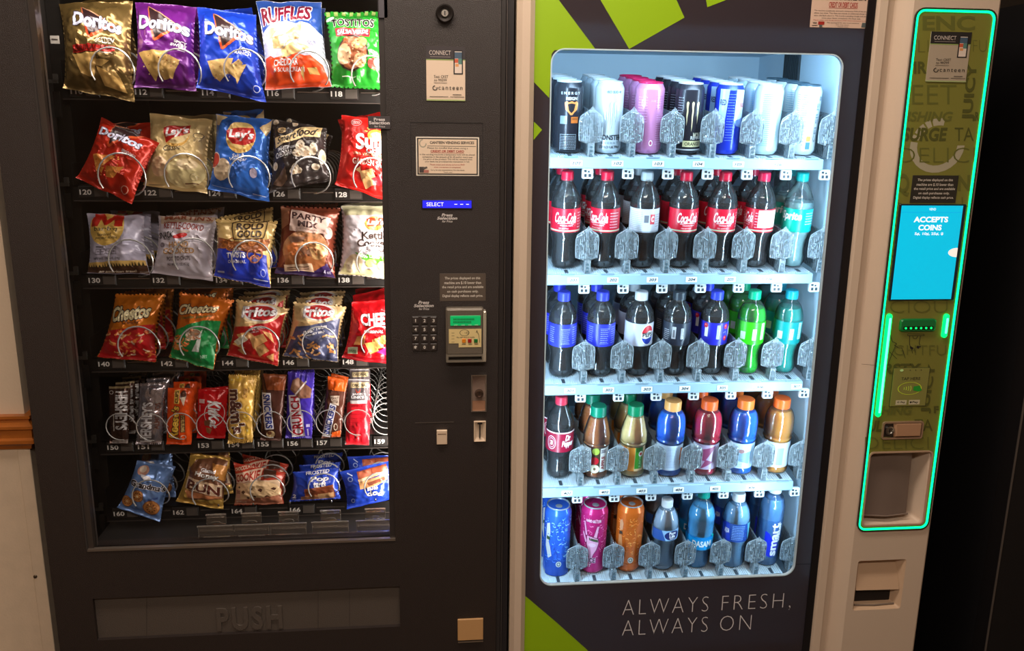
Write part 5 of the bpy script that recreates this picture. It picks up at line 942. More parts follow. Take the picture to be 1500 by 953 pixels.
a.line(L6(388, 210, 490, 212, 492, 222, 386, 222), .6, INK, True); a.line(L6(400, 222, 398, 270, 405, 300), .8, INK); a.line(L6(468, 222, 460, 270, 470, 296), .8, INK); a.line(L6(418, 224, 424, 240, 440, 242, 452, 224), .7, INK); a.poly(L6(400, 285, 425, 300, 415, 312, 402, 302), INK); a.poly(L6(445, 285, 468, 290, 455, 305, 442, 298), INK); a.line(L6(412, 310, 418, 335), .6, INK); a.line(L6(428, 300, 434, 330), .6, INK)
a.line(L6(275, 215, 290, 260, 315, 270, 262, 400), .7, INK); a.line(L6(268, 320, 318, 368), .6, INK); a.line(L6(300, 280, 330, 300, 350, 300, 372, 365), .6, INK); a.build('insert_bill_picture', fa)
R = upright(1308.5, 538.5, 1355, 594, YF); b = MB(); b.rbox(R[0], R[1], YF - .0016, YF, R[2], R[3], .001, mat((60, 58, 30), .35), .0004); tp = b.build('tap_reader', tw); b = MB(); b.rbox(R[0] + .001, R[1] - .001, YF - .002, YF, R[2] + .001, R[3] - .001, .001, mat((140, 136, 70), .3), .0004); tf = b.build('reader_face', tp)
a = sheet(YF - .002, R)
a.text('TAP HERE', (24, 24, 76, 31.5), (60, 56, 36), .01); a.ell(50, 53, 33, 16.5, (206, 226, 60), inner=.93)
for k in range(4): a.line([(33 + k*5 + (2 + 1.2*k)*math.cos(t), 53 + (4 + 1.6*k)*math.sin(t)) for t in (-.9, -.45, 0, .45, .9)], 2.0, (206, 230, 80))
a.poly((60, 48, 76, 46, 84, 58, 76, 62, 60, 58), (40, 160, 50)); a.rect(16, 83, 46, 95, (206, 194, 160)); a.rect(52, 83, 82, 95, (206, 194, 160)); a.text('G Pay', (20, 86, 42, 92), INK, .02); a.ell(57.5, 89, 3, 2.6, INK); a.text('Pay', (62, 86, 78, 93), INK, .03); a.ell(22, 6, 5, 3.2, (200, 240, 160))
for x in (45, 60, 75): a.ell(x, 6, 1.6, 1.2, (50, 50, 30))
a.build('print', tf)
# lock in an oblong cup
R = upright(1292.5, 617, 1349, 641, YF); lc = empty('tower_lock', parent=tw); b = MB(); b.holed(rrect(*R, .006), [rrect(R[0] + .0035, R[1] - .0035, R[2] + .0035, R[3] - .0035, .004)[::-1]], YF - .005, YF, mat((170, 136, 110), .35, .3)); b.build('bezel', lc)
b = MB(); b.prism([[(R[0] + .030, YF - .0005, R[2] + .004), (R[1] - .004, YF - .0005, R[2] + .004), (R[1] - .004, YF - .0005, R[3] - .004), (R[0] + .026, YF - .0005, R[3] - .004)], [(R[0] + .034, YF - .0065, R[2] + .008), (R[1] - .007, YF - .0065, R[2] + .008), (R[1] - .007, YF - .0065, R[3] - .006), (R[0] + .032, YF - .0065, R[3] - .006)]], mat((196, 150, 116), .35, .2)); b.build('handle', lc); b = MB(); b.box(R[0] + .003, R[1] - .003, YF - .0008, YF - .0002, R[2] + .003, R[3] - .003, mat((50, 40, 34), .4)); b.build('cup', lc)
x, z = R[0] + .0175, (R[2] + R[3]) / 2; b = MB(); b.prism([[(u, YF - .0008, v) for u, v in ring(x, z, .011)], [(u, YF - .006, v) for u, v in ring(x, z, .0105)], [(u, YF - .0065, v) for u, v in ring(x, z, .007)], [(u, YF - .004, v) for u, v in ring(x, z, .006)]], STEEL); b.box(x - .001, x + .001, YF - .0045, YF - .003, z - .004, z + .004, DARK); b.build('key_cylinder', lc)
# coin return cup with smoked flap
def cup(R, r, depth, m, name, parent):
    b = MB(); loops = []
    for e, d in ((0, 0), (.003, .003), (.008, depth*.5), (.014, depth)): loops.append([(x, YTW + d, z) for x, z in rrect(R[0] + e, R[1] - e*1.6, R[2] + e, R[3] - e*.6, max(r - e*.3, .002))])
    b.prism(loops, m, False, True); return b.build(name, parent)
cu = empty('coin_return', parent=tw); cup(CU, .010, .045, CRM, 'cup', cu)
b = MB(); b.holed(rrect(CU[0] - .0015, CU[1] + .0015, CU[2] - .0015, CU[3] + .0015, .011), [rrect(CU[0] + .002, CU[1] - .002, CU[2] + .002, CU[3] - .002, .009)[::-1]], YTW - .004, YTW, mat((190, 156, 128), .3)); b.build('rim', cu)
SM = mat((122, 104, 94), .22, coat=.5)
b = MB(); x0, x1, z0, z1 = CU[0] + .004, CU[1] - .034, CU[2] + .018, CU[3] - .004; n = 9
b.prism([[(x0 + (x1 - x0)*k/n, YTW + .010 + .014*(1 - math.sin(PI*(.15 + .7*k/n))) + dy, z) for k in range(n + 1)] + [(x0 + (x1 - x0)*k/n, YTW + .013 + .014*(1 - math.sin(PI*(.15 + .7*k/n))) + dy, z) for k in range(n, -1, -1)] for z, dy in ((z0, -.003), (z0 + .03, 0), (z1, .004))], SM); b.build('flap', cu)
b = MB(); b.tube([(x0 + .002, YTW + .010, z0 + .004), ((x0 + x1)/2, YTW + .004, z0 + .002), (x1, YTW + .010, z0 + .004)], .002, mat((130, 112, 100), .3), 6); b.build('flap_lip', cu)
hu = empty('finger_pull', parent=tw); cup(HU, .006, .03, mat((205, 172, 142), .4), 'recess', hu)
hz = HU[2] + (HU[3] - HU[2])*.40; b = MB(); x0, x1 = HU[0] + .004, HU[1] - .008; b.prism([[(x0, YTW + .002, hz), (x1, YTW + .002, hz - .002), (x1 - .004, YTW + .022, HU[3] - .006), (x0 + .003, YTW + .022, HU[3] - .006)], [(x0, YTW + .005, hz - .001), (x1, YTW + .005, hz - .003), (x1 - .004, YTW + .028, HU[3] - .004), (x0 + .003, YTW + .028, HU[3] - .004)]], mat((200, 166, 136), .4)); b.build('hood', hu)
b = MB(); b.box(x0 + .002, x1 - .002, YTW + .022, YTW + .028, HU[2] + .006, hz, mat((42, 36, 34), .3)); b.build('dark_opening', hu)
b = MB(); b.tube([(x0 + .004, YTW + .010, HU[2] + .0085), ((x0 + x1)/2, YTW + .008, HU[2] + .007), (x1 - .004, YTW + .010, HU[2] + .0085)], .0022, mat((120, 104, 92), .3), 6); b.build('lower_lip', hu)
# ================================================================ bottles and cans
PET = clear('pet_shell', tint=(.97, .98, .985), gloss=1.0, rough=.06, haze=.02, ior=1.5, bump=.12, bscale=60)
def liq(col, coat=.6, tl=.85):
    "drink: light scatters about inside it"
    key = ('liq', col)
    if key not in MATS:
        m = bpy.data.materials.new('drink'); m.use_nodes = True; nt = m.node_tree; p = nt.nodes['Principled BSDF']; p.inputs['Base Color'].default_value = (*lin(col), 1); p.inputs['Roughness'].default_value = .18; p.inputs['Coat Weight'].default_value = coat
        p.inputs['Subsurface Weight'].default_value = tl; p.inputs['Subsurface Radius'].default_value = (.5, .5, .5); p.inputs['Subsurface Scale'].default_value = .05
        MATS[key] = m
    return MATS[key]
def water(name, tint, haze=.30, hc=(200, 225, 240)): return clear(name, tint=tint, gloss=1.0, rough=.05, haze=haze, hazecol=hc, ior=1.6, bump=.6, bscale=70)
COKE = [(.0, .012), (.55, 0), (.74, .012), (.84, .05), (.83, .12), (.79, .20), (.82, .28), (.93, .34), (.985, .372), (.985, .385), (.97, .39), (.97, .635), (.985, .64), (.965, .69), (.86, .755), (.66, .82), (.47, .868), (.385, .892), (.37, .905), (.43, .91), (.43, .918), (.36, .92)]
PEPSI = [(.0, .012), (.55, 0), (.76, .012), (.88, .05), (.87, .11), (.80, .19), (.82, .28), (.95, .35), (1.0, .38), (.985, .385), (.985, .655), (1.0, .66), (.985, .70), (.90, .765), (.72, .825), (.50, .868), (.39, .888), (.37, .90), (.43, .905), (.43, .912), (.36, .914)]
GATOR = [(.0, .01), (.80, 0), (.95, .012), (.99, .05), (.95, .075), (.93, .09), (.93, .44), (.95, .455), (1.0, .475), (.93, .495), (.93, .51), (1.0, .535), (1.0, .60), (1.0, .68), (.965, .75), (.87, .81), (.72, .85), (.58, .868), (.53, .885), (.56, .89), (.50, .895)]
JUICE = [(.0, .01), (.78, 0), (.93, .012), (.96, .05), (.90, .075), (.88, .09), (.88, .44), (.93, .455), (1.0, .475), (.95, .495), (.99, .52), (.97, .545), (.97, .60), (.88, .67), (.84, .69), (.84, .705), (.74, .77), (.70, .785), (.70, .80), (.60, .845), (.56, .855), (.54, .87), (.57, .875), (.50, .88)]
WATER = [(.0, .012), (.60, 0), (.85, .015), (.93, .05), (.86, .09), (.92, .13), (.84, .18), (.90, .23), (.84, .28), (.90, .33), (.84, .38), (.90, .42), (.97, .46), (.985, .47), (.985, .62), (1.0, .63), (.97, .69), (.84, .78), (.60, .86), (.42, .89), (.40, .90), (.44, .905), (.40, .91)]
SMART = [(.0, .012), (.70, 0), (.90, .015), (.96, .05), (.96, .40), (.95, .43), (.97, .46), (.95, .49), (.97, .52), (.96, .62), (.96, .72), (.88, .80), (.70, .86), (.52, .89), (.46, .90), (.44, .91), (.48, .915), (.42, .92)]
AQUA = [(.0, .012), (.62, 0), (.88, .015), (.96, .05), (.90, .10), (.95, .14), (.88, .19), (.94, .24), (.88, .29), (.94, .34), (.97, .39), (.97, .62), (1.0, .64), (.98, .70), (.86, .79), (.62, .86), (.44, .885), (.41, .90), (.46, .905), (.42, .91)]
def interp(prof, z):
    for (r0, z0), (r1, z1) in zip(prof, prof[1:]):
        if z0 <= z <= z1 and z1 > z0: return r0 + (r1 - r0) * (z - z0) / (z1 - z0)
    return prof[-1][0]
def place(o, row, col, r, dx=0):
    y = .264; z = SZ[row] + .0125 + (y - YS) * TT + .002
    o.location = (CX[col] + dx, y, z); o.rotation_euler = (TILT, 0, 0); return o
def cylart(R_, **k):
    k.setdefault('rough', .35)
    return Art(lambda u, v, o: ((R_ + o) * math.sin(math.radians(u)), -(R_ + o) * math.cos(math.radians(u)), v), du=9, base=.0002, step=.00004, **k)
def rows_behind(o, label, n, r, dz=0):
    d = 2*r + .003
    for k in range(n): c = dup(o, delta=(0, d * (k + 1) * math.cos(TILT), d * (k + 1) * math.sin(TILT))); c['label'] = '%s, %s in its lane' % (label, ('second', 'third', 'fourth')[k])
def bottle(row, col, prof, H, R_, liquid, level, capcol, lab, paint, label, capr=.43, capz=None, behind=2, name='drink_bottle', shell=None, ribs=True, turn=0):
    """lab = (z0, z1, colour) of the wrapped label as fractions of the height; paint(art, z0, z1) prints on it in degrees x metres"""
    o = empty(name); place(o, row, col, R_); o.rotation_euler = (TILT, 0, 0)
    b = MB(); b.lathe([(r*R_, z*H) for r, z in prof], shell or PET, 28); b.build('shell', o)
    lp = [(max(r*R_ - .0012, .0005), max(z*H, .001)) for r, z in prof if z < level] + [(interp(prof, level)*R_ - .0012, level*H)]
    b = MB(); b.lathe(lp, liquid, 28); b.build('drink', o)
    cz = capz or prof[-1][1]; cr = capr * R_; b = MB(); n = 36; cm = mat(capcol, .35)
    loops = [[((cr + (.0005 if (k % 2 and ribs) else 0)) * math.cos(2*PI*k/n), (cr + (.0005 if (k % 2 and ribs) else 0)) * math.sin(2*PI*k/n), z) for k in range(n)] for z in (cz*H - .003, H - .0025)]
    loops.append([((cr - .0015) * math.cos(2*PI*k/n), (cr - .0015) * math.sin(2*PI*k/n), H) for k in range(n)]); b.prism(loops, cm); b.build('cap', o)
    if lab:
        z0, z1, lc = lab; rr = max(interp(prof, z) for z in (z0 + .01, (z0 + z1)/2, z1 - .01)) * R_ + .0004
        b = MB(); n = 40; b.prism([[(rr*math.cos(2*PI*k/n), rr*math.sin(2*PI*k/n), z) for k in range(n)] for z in (z0*H, z1*H)], lc if not isinstance(lc, tuple) else mat(lc, .32), False, False); lo = b.build('label_sleeve', o)
        a = cylart(rr); paint(a, z0*H, z1*H)
        if a.mb.v: a.build('print', lo)
    tag(o, label, 'bottle'); rows_behind(o, label, behind, R_); return o
def can(row, col, H, R_, m, paint, label, lid=(210, 212, 214), behind=3, dx=0):
    o = empty('drink_can'); place(o, row, col, R_, dx)
    b = MB(); b.lathe([(R_*.72, .004), (R_*.80, .0), (R_*.86, .002), (R_*.99, .009), (R_, .012), (R_, H*.90), (R_*.98, H*.915), (R_*.84, H*.975), (R_*.83, H*.98)], m if not isinstance(m, tuple) else mat(m, .25, .35), 32); bo = b.build('body', o)
    LM = mat(lid, .3, .3); b = MB(); b.lathe([(R_*.83, H*.978), (R_*.865, H*.985), (R_*.865, H*.995), (R_*.83, H), (R_*.79, H*.992), (R_*.77, H*.975), (0, H*.978)], LM, 32); ld = b.build('lid', o)
    b = MB(); b.lathe([(R_*.24, 0), (R_*.26, .0008), (R_*.22, .0014)], LM, 14, (0, -R_*.2, H*.979)); b.build('tab', ld)
    a = cylart(R_, metal=.2); paint(a, H); 
    if a.mb.v: a.build('print', bo)
    tag(o, label, 'can'); rows_behind(o, label, behind, R_); return o
BW = (236, 234, 232)
def small(a, u0, u1, z0, z1, n, col, seed=0, wdt=.0011):
    "rows of fine print"
    r = random.Random(seed)
    for k in range(n):
        z = z1 - (z1 - z0) * (k + .5) / n; u = u0
        while u < u1 - 3:
            l = r.uniform(3, 9); a.rect(u, z + wdt/2, min(u + l, u1), z - wdt/2, col); a.lift -= a.step; u += l + 1.6
def claw(a, H, col, zc, hh, du=14, dark=None):
    for k, s in ((-1, .8), (0, 1.0), (1, .75)):
        u = k*du*.72; z1 = zc + hh/2; z0 = zc + hh/2 - hh*s
        pts = [(u - 5.5, z1 - .002), (u - 1, z1 + .002), (u + 5, z1 - .001), (u + 3.2, z1 - .012), (u + 4.2, z1 - .022), (u + 2.4, z1 - .034), (u + 2.6, z0 + .012), (u + .6, z0), (u - .8, z0 + .014), (u - 2.8, z1 - .03), (u - 2, z1 - .018), (u - 4, z1 - .012)]
        if dark: a.poly([(p[0] + (1.2 if p[0] > u else -1.2), p[1]) for p in pts], dark)
        a.poly(pts, col)
# ---- top shelf: cans
H1, RC_ = .160, .033
def f(a, H):
    a.text('ENERGY', (-40, .137, 40, .131), (190, 190, 190), .02, space=1.5); a.text('REIGN', (-18, .126, 26, .119), (200, 200, 205), .03); a.poly((-24, .113, -16, .117, -8, .114, 4, .117, 16, .114, 24, .117, 32, .112, 28, .098, 16, .092, 8, .086, 0, .086, -8, .092, -20, .098), (214, 128, 66)); a.poly((-12, .110, 4, .112, 20, .110, 14, .096, 4, .090, -6, .096), (30, 28, 34)); a.rect(4, .082, 34, .068, (190, 100, 40)); a.text('ORANGE', (6, .080, 32, .075), (30, 26, 28), .02)
    small(a, -36, 26, .008, .040, 9, (150, 156, 164), 2); [a.rect(*q_, (170, 176, 184)) for q_ in ((-38, .043, -37, .006), (27, .043, 28, .006), (-38, .043, 28, .0422))]; a.rect(-40, .066, -12, .084, (120, 134, 144))
can(0, 0, H1, RC_, (38, 38, 46), f, 'black energy drink can with an orange emblem')
def f(a, H):
    a.text('ZERO SUGAR', (-34, .141, 40, .135), (70, 90, 100), .03); claw(a, H, (206, 214, 220), .085, .060, 22, (50, 56, 62)); a.text('MONSTER', (-50, .043, 52, .031), (40, 46, 52), .04); a.text('ENERGY', (-36, .027, 38, .022), (120, 134, 144), .03, space=1.3); a.text('ZERO ULTRA', (-44, .018, 46, .012), (50, 56, 62), .03)
can(0, 1, H1, RC_, (196, 206, 214), f, 'white energy drink can with a grey claw mark')
def f(a, H):
    small(a, 14, 62, .10, .132, 6, (120, 60, 110), 3); small(a, 20, 60, .02, .09, 14, (214, 150, 190), 4); a.ell(-40, .115, 6, .008, (236, 214, 226), inner=.7); a.ell(2, .025, 8, .007, (236, 220, 226)); a.ell(2, .025, 5, .0045, (180, 80, 120)); a.text('CALORIES', (-8, .122, 12, .118), (226, 170, 196), .02); small(a, -62, -20, .07, .13, 10, (226, 170, 206), 9)
can(0, 2, H1, RC_, (206, 132, 178), f, 'pink energy drink can', lid=(206, 24, 84))
def f(a, H):
    claw(a, H, (216, 196, 150), .085, .066, 30); a.text('MONSTER', (10, .05, 80, .036), (216, 206, 180), .03); a.rect(-30, .031, 60, .017, (222, 212, 160)); a.text('REHAB', (0, .042, 50, .034), (200, 196, 190), .03); a.text('ORANGE', (-22, .028, 44, .020), (70, 56, 40), .03); small(a, -64, -40, .05, .13, 14, (160, 166, 172), 5); a.rect(-70, .012, 60, .009, (190, 190, 190))
can(0, 3, H1, RC_, (44, 42, 50), f, 'black energy drink can with a cream claw mark and cream band')
def f(a, H):
    a.poly((10, .148, 60, .146, 62, .085, 10, .078), (206, 222, 240)); a.poly((10, .078, 62, .085, 60, .060, 20, .066), (120, 146, 206)); a.poly((-60, .148, -20, .148, -30, .066, -60, .066), (170, 196, 226)); a.text('RED', (-56, .125, -30, .112), (40, 46, 90), .04); a.text('BULL', (34, .118, 62, .108), (190, 50, 50), .05); small(a, -22, 6, .03, .14, 18, (120, 140, 220), 8)
can(0, 4, H1, RC_*.98, (34, 56, 190), f, 'blue and silver energy drink can')
def f(a, H):
    small(a, -50, 10, .02, .14, 26, (110, 176, 196), 6, .0016); small(a, 22, 30, .02, .10, 12, (170, 190, 200), 3)
can(0, 5, H1, RC_, (204, 226, 232), f, 'pale teal energy drink can')
def f(a, H):
    small(a, -66, -10, .06, .14, 16, (96, 150, 170), 7, .0014); a.rect(-8, .044, 12, .032, (220, 150, 80)); a.rect(-8, .030, 12, .014, (80, 130, 180)); a.text('CELSIUS', (24, .12, 44, .03), (120, 130, 140), .03, rot=3); a.text('GO', (34, .135, 56, .125), (90, 100, 110), .04); small(a, -26, -12, .02, .06, 5, (70, 80, 90), 2)
can(0, 6, H1, RC_*.94, (226, 234, 238), f, 'slim white drink can with a dark lid', lid=(70, 92, 106))
# ---- second shelf: colas and lemon-lime
RB = .0357; HC = .228; COLA = mat((26, 15, 16), .15, coat=.6); CRED = (202, 20, 46)
def cola(turn, nutrition=0):
    def f(a, z0, z1):
        h = z1 - z0; a.text('Coca-Cola', (-52 + turn, z1 - h*.16, 34 + turn, z1 - h*.60), BW, .018, shear=.35); a.line([(-40 + turn, z0 + h*.36), (0 + turn, z0 + h*.40), (24 + turn, z0 + h*.36)], .0012, BW); a.text('ORIGINAL TASTE', (-30 + turn, z0 + h*.32, 20 + turn, z0 + h*.27), BW, .01); a.text('PER BOTTLE', (-34 + turn, z0 + h*.20, 4 + turn, z0 + h*.14), (240, 200, 200), .01)
        a.rect(-80, z0 + h*.10, 80, z0 + h*.045, (190, 206, 170)); a.rect(40 + turn, z1 - h*.1, 80 + turn, z0 + h*.15, (190, 24, 50)); small(a, 42 + turn, 80 + turn, z0 + h*.15, z1 - h*.12, 6, (244, 214, 216), 2)
        if nutrition: a.rect(-26, z1 - h*.05, 80, z0 + h*.2, (226, 206, 186)); small(a, -22, 30, z0 + h*.25, z1 - h*.1, 9, (150, 120, 100), 5, .0008)
    return f
capR = (206, 22, 56)
kw = dict(capr=.40)
bottle(1, 0, COKE, HC, RB, COLA, .70, capR, (.39, .635, CRED), cola(0), 'red-label cola bottle beside the window edge', **kw)
bottle(1, 1, COKE, HC, RB, COLA, .70, capR, (.39, .635, CRED), cola(-34), 'red-label cola bottle with cut-off script beside the silver-label one', **kw)
def f(a, z0, z1):
    h = z1 - z0; small(a, -76, -20, z0 + h*.1, z1 - h*.1, 10, (120, 120, 130), 4, .0008); a.rect(-18, z1 - h*.2, 8, z0 + h*.35, (200, 200, 206)); a.rect(-14, z1 - h*.26, 4, z0 + h*.42, (110, 110, 116)); a.rect(10, z1 - h*.22, 30, z0 + h*.35, (196, 30, 44)); a.text('C', (14, z1 - h*.3, 26, z0 + h*.45), BW, .05); a.rect(-80, z0 + h*.06, 80, z0, (150, 154, 162)); small(a, 34, 70, z0 + h*.2, z1 - h*.2, 6, (90, 90, 96), 8)
bottle(1, 2, COKE, HC, RB, COLA, .70, (176, 186, 192), (.39, .635, (196, 198, 204)), f, 'diet cola bottle with a silver label and silver cap', **kw)
bottle(1, 3, COKE, HC, RB, COLA, .70, capR, (.39, .635, CRED), cola(14), 'red-label cola bottle with full script beside the silver-label one', **kw)
bottle(1, 4, COKE, HC, RB, COLA, .70, capR, (.39, .635, CRED), cola(4), 'red-label cola bottle beside the cream-label one', **kw)
bottle(1, 5, COKE, HC, RB, COLA, .70, (214, 28, 70), (.39, .635, CRED), cola(-80, 1), 'cola bottle showing the cream back of its label', **kw)
def f(a, z0, z1):
    h = z1 - z0; a.text('Sprite', (-92, z1 - h*.12, -6, z0 + h*.42), BW, .06, shear=.15); a.rect(2, z1, 80, z0, (0, 176, 170)); small(a, 10, 60, z0 + h*.3, z1 - h*.12, 5, (226, 244, 240), 3, .0016)
bottle(1, 6, COKE, HC, RB, water('lemon_lime', (.72, .90, .90), .45, (190, 240, 240)), .70, (0, 160, 156), (.39, .635, (0, 150, 128)), f, 'clear lemon-lime soda bottle with a green label and teal cap', **kw)
# ---- third shelf
HP = .213; RP = .0350; PB = (44, 50, 190)
def pepback(seed, col=(170, 180, 236)):
    def f(a, z0, z1):
        h = z1 - z0; small(a, -70, -44, z0 + h*.15, z1 - h*.12, 8, col, seed, .0012); a.line((-14, z0 + h*.14, -14, z1 - h*.2, 22, z1 - h*.2, 22, z0 + h*.14), .0008, col, True); small(a, -12, 20, z0 + h*.16, z1 - h*.22, 7, col, seed + 1, .0012); small(a, 34, 66, z0 + h*.1, z1 - h*.1, 8, col, seed + 2, .0014)
    return f
bottle(2, 0, PEPSI, HP, RP, COLA, .725, (52, 62, 200), (.385, .655, PB), pepback(3), 'blue-label cola bottle beside the window edge')
bottle(2, 1, PEPSI, HP, RP, COLA, .725, (52, 62, 200), (.385, .655, PB), pepback(9), 'blue-label cola bottle beside the white-capped one')
def globe(a, cu, zc, ru, rz, t=True):
    N = 16; a.ell(cu, zc, ru*1.08, rz*1.08, BW, 26)
    top = [(cu + ru*.98*math.cos(x), zc + rz*.98*math.sin(x)) for x in np.linspace(.28, PI - .16, N)]; bot = [(cu + ru*.98*math.cos(x), zc + rz*.98*math.sin(x)) for x in np.linspace(PI + .3, 2*PI - .2, N)]
    a.poly(top + [(cu - ru*.4, zc + rz*.18), (cu + ru*.3, zc + rz*.42)], (206, 26, 44)); a.poly(bot + [(cu + ru*.4, zc - rz*.32), (cu - ru*.3, zc - rz*.42)], (34, 56, 160))
    if t: a.text('PEPSI', (cu - ru*.85, zc + rz*.24, cu + ru*1.0, zc - rz*.22), (20, 20, 26), .06)
bottle(2, 2, PEPSI, HP, RP, COLA, .725, (206, 208, 212), (.385, .655, (190, 190, 204)), lambda a, z0, z1: globe(a, 26, (z0 + z1)/2, 28, (z1 - z0)*.43), 'diet cola bottle with a silver label, round emblem and white cap')
def f(a, z0, z1):
    h = z1 - z0; small(a, -72, -46, z0 + h*.2, z1 - h*.3, 6, (190, 190, 196), 5, .0013); a.rect(-34, z1 - h*.16, -18, z0 + h*.3, (196, 196, 200)); a.rect(-30, z1 - h*.3, -22, z0 + h*.36, (120, 120, 126)); a.rect(2, z1 - h*.22, 14, z0 + h*.3, (200, 200, 206)); small(a, 3, 13, z0 + h*.32, z1 - h*.24, 8, (60, 60, 64), 7)
bottle(2, 3, PEPSI, HP, RP, COLA, .725, (52, 58, 66), (.385, .655, (40, 44, 56)), f, 'sugar-free cola bottle with a black label and black cap')
def f(a, z0, z1):
    h = z1 - z0; a.rect(-6, z1 - h*.1, 8, z0 + h*.28, (190, 196, 236)); small(a, -5, 7, z0 + h*.3, z1 - h*.12, 9, (40, 44, 150), 5); a.rect(-56, z1 - h*.2, -42, z0 + h*.35, BW)
    for u, z in ((34, .82), (58, .70), (34, .30), (-52, .85)): a.ell(u, z0 + h*z, 9, h*.11, (206, 24, 50)); a.ell(u - 2, z0 + h*(z + .03), 3, h*.03, (240, 150, 160))
    a.line([(22, z0 + h*.55), (34, z0 + h*.6), (50, z0 + h*.3)], .001, (190, 200, 240)); a.ell(66, z0 + h*.55, 12, h*.28, BW)
bottle(2, 4, PEPSI, HP, RP, COLA, .725, (50, 66, 206), (.385, .655, (40, 40, 176)), f, 'cherry cola bottle with a blue label and red cherries')
def dew(seed, c=(206, 240, 200)):
    def f(a, z0, z1):
        h = z1 - z0; a.rect(-62, z0 + h*.55, -40, z0 + h*.2, (196, 216, 190)); a.rect(-12, z1 - h*.3, 4, z0 + h*.2, (206, 226, 206)); small(a, -10, 3, z0 + h*.24, z1 - h*.34, 6, (50, 90, 50), seed); a.rect(24, z1 - h*.05, 42, z0 + h*.2, c); small(a, 25, 41, z0 + h*.24, z1 - h*.08, 8, (50, 100, 60), seed + 4)
    return f
bottle(2, 5, PEPSI, HP, RP, liq((10, 176, 20)), .80, (0, 168, 120), (.385, .655, (52, 196, 24)), dew(4), 'bright green citrus soda bottle')
bottle(2, 6, PEPSI, HP, RP, liq((0, 160, 146)), .80, (10, 150, 172), (.385, .655, (10, 136, 134)), dew(8, (180, 214, 214)), 'teal soda bottle with a teal cap')
# ---- fourth shelf
def f(a, z0, z1):
    h = z1 - z0; a.ell(-44, z0 + h*.45, 20, h*.34, (226, 200, 206), inner=.9); a.ell(-44, z0 + h*.45, 14, h*.24, (226, 200, 206), inner=.9); a.text('23', (-50, z0 + h*.56, -38, z0 + h*.34), BW, .05); a.text('Dr', (14, z1 - h*.14, 40, z0 + h*.56), BW, .05, shear=.2); a.text('Pepper', (0, z0 + h*.58, 56, z0 + h*.2), BW, .05, shear=.2); a.rect(-80, z1, 80, z1 - h*.06, (236, 214, 218))
bottle(3, 0, COKE, .218, .0355, COLA, .70, (206, 44, 70), (.36, .61, (146, 20, 50)), f, 'dark spiced soda bottle with a maroon label', capr=.42)
def f(a, z0, z1):
    h = z1 - z0; a.rect(-36, z1, 10, z0, (70, 56, 40)); a.ell(-12, z1 - h*.12, 18, h*.14, (160, 180, 70)); a.ell(-16, z0 + h*.48, 20, h*.16, (190, 26, 40)); a.ell(-14, z0 + h*.14, 24, h*.18, (222, 212, 180)); a.ell(-14, z0 + h*.14, 6, h*.06, (110, 80, 50)); a.text('DOLE', (14, z1 - h*.06, 40, z1 - h*.2), (40, 40, 90), .05); a.text('APPLE', (16, z0 + h*.66, 34, z0 + h*.1), (150, 60, 60), .05, rot=3)
bottle(3, 1, JUICE, .190, .0350, liq((170, 98, 44)), .84, (0, 122, 92), (.09, .44, (226, 222, 216)), f, 'amber apple juice bottle with a green cap', capr=.56, ribs=False)
def f(a, z0, z1):
    h = z1 - z0; a.rect(-34, z1, -2, z0, (230, 150, 60)); a.rect(0, z1, 40, z0 + h*.1, (60, 140, 40)); a.poly((4, z1, 40, z1, 40, z1 - h*.14, 4, z1 - h*.2), (40, 90, 40)); a.ell(28, z1 - h*.28, 12, h*.12, BW); a.ell(28, z1 - h*.28, 7, h*.06, (190, 60, 50)); a.text('JUICE', (20, z0 + h*.62, 36, z0 + h*.12), (150, 214, 150), .05, rot=3); a.poly((-60, z1, -40, z1, -44, z0 + h*.4, -60, z0), (226, 130, 40))
bottle(3, 2, JUICE, .190, .0350, liq((236, 200, 136)), .84, (0, 124, 80), (.09, .44, (224, 190, 140)), f, 'pale orange juice bottle with a green cap', capr=.56, ribs=False)
def gat(seed):
    def f(a, z0, z1):
        h = z1 - z0; a.rect(-26, z1 - h*.04, 20, z0 + h*.06, (190, 206, 226)); small(a, -22, 18, z0 + h*.1, z1 - h*.08, 13, (90, 120, 170), seed, .0009); a.poly((40, z1 - h*.1, 56, z1 - h*.2, 44, z0 + h*.4, 54, z0 + h*.4, 36, z0 + h*.1, 42, z0 + h*.36, 34, z0 + h*.4), (222, 112, 40))
    return f
G = dict(capr=.56, ribs=True)
bottle(3, 3, GATOR, .200, .0370, liq((0, 104, 226)), .85, (236, 168, 96), (.09, .44, (196, 214, 232)), gat(4), 'blue sports drink bottle with a pale orange cap', **G)
def f(a, z0, z1):
    h = z1 - z0; a.poly((-34, z1 - h*.2, 30, z1 - h*.05, -10, z0 + h*.4, 24, z0 + h*.3, -30, z0 + h*.02, -14, z0 + h*.35, -34, z0 + h*.36), (136, 60, 96)); a.rect(36, z1, 64, z0, (206, 190, 206)); small(a, 38, 62, z0 + h*.1, z1 - h*.1, 9, (150, 110, 140), 4)
bottle(3, 4, GATOR, .200, .0370, liq((196, 0, 50)), .85, (236, 96, 36), (.09, .44, (170, 150, 176)), f, 'red sports drink bottle with an orange cap', **G)
def f(a, z0, z1):
    h = z1 - z0; a.poly((-30, z1 - h*.4, 30, z1 - h*.3, 20, z0 + h*.2, -24, z0 + h*.3), (120, 150, 190)); small(a, -36, -6, z0 + h*.05, z0 + h*.4, 5, (60, 110, 180), 4); a.ell(-16, z1 - h*.3, 14, h*.08, (150, 110, 110))
bottle(3, 5, GATOR, .200, .0370, liq((0, 110, 230)), .85, (240, 112, 40), (.09, .44, (186, 210, 232)), f, 'blue sports drink bottle with a bright orange cap', **G)
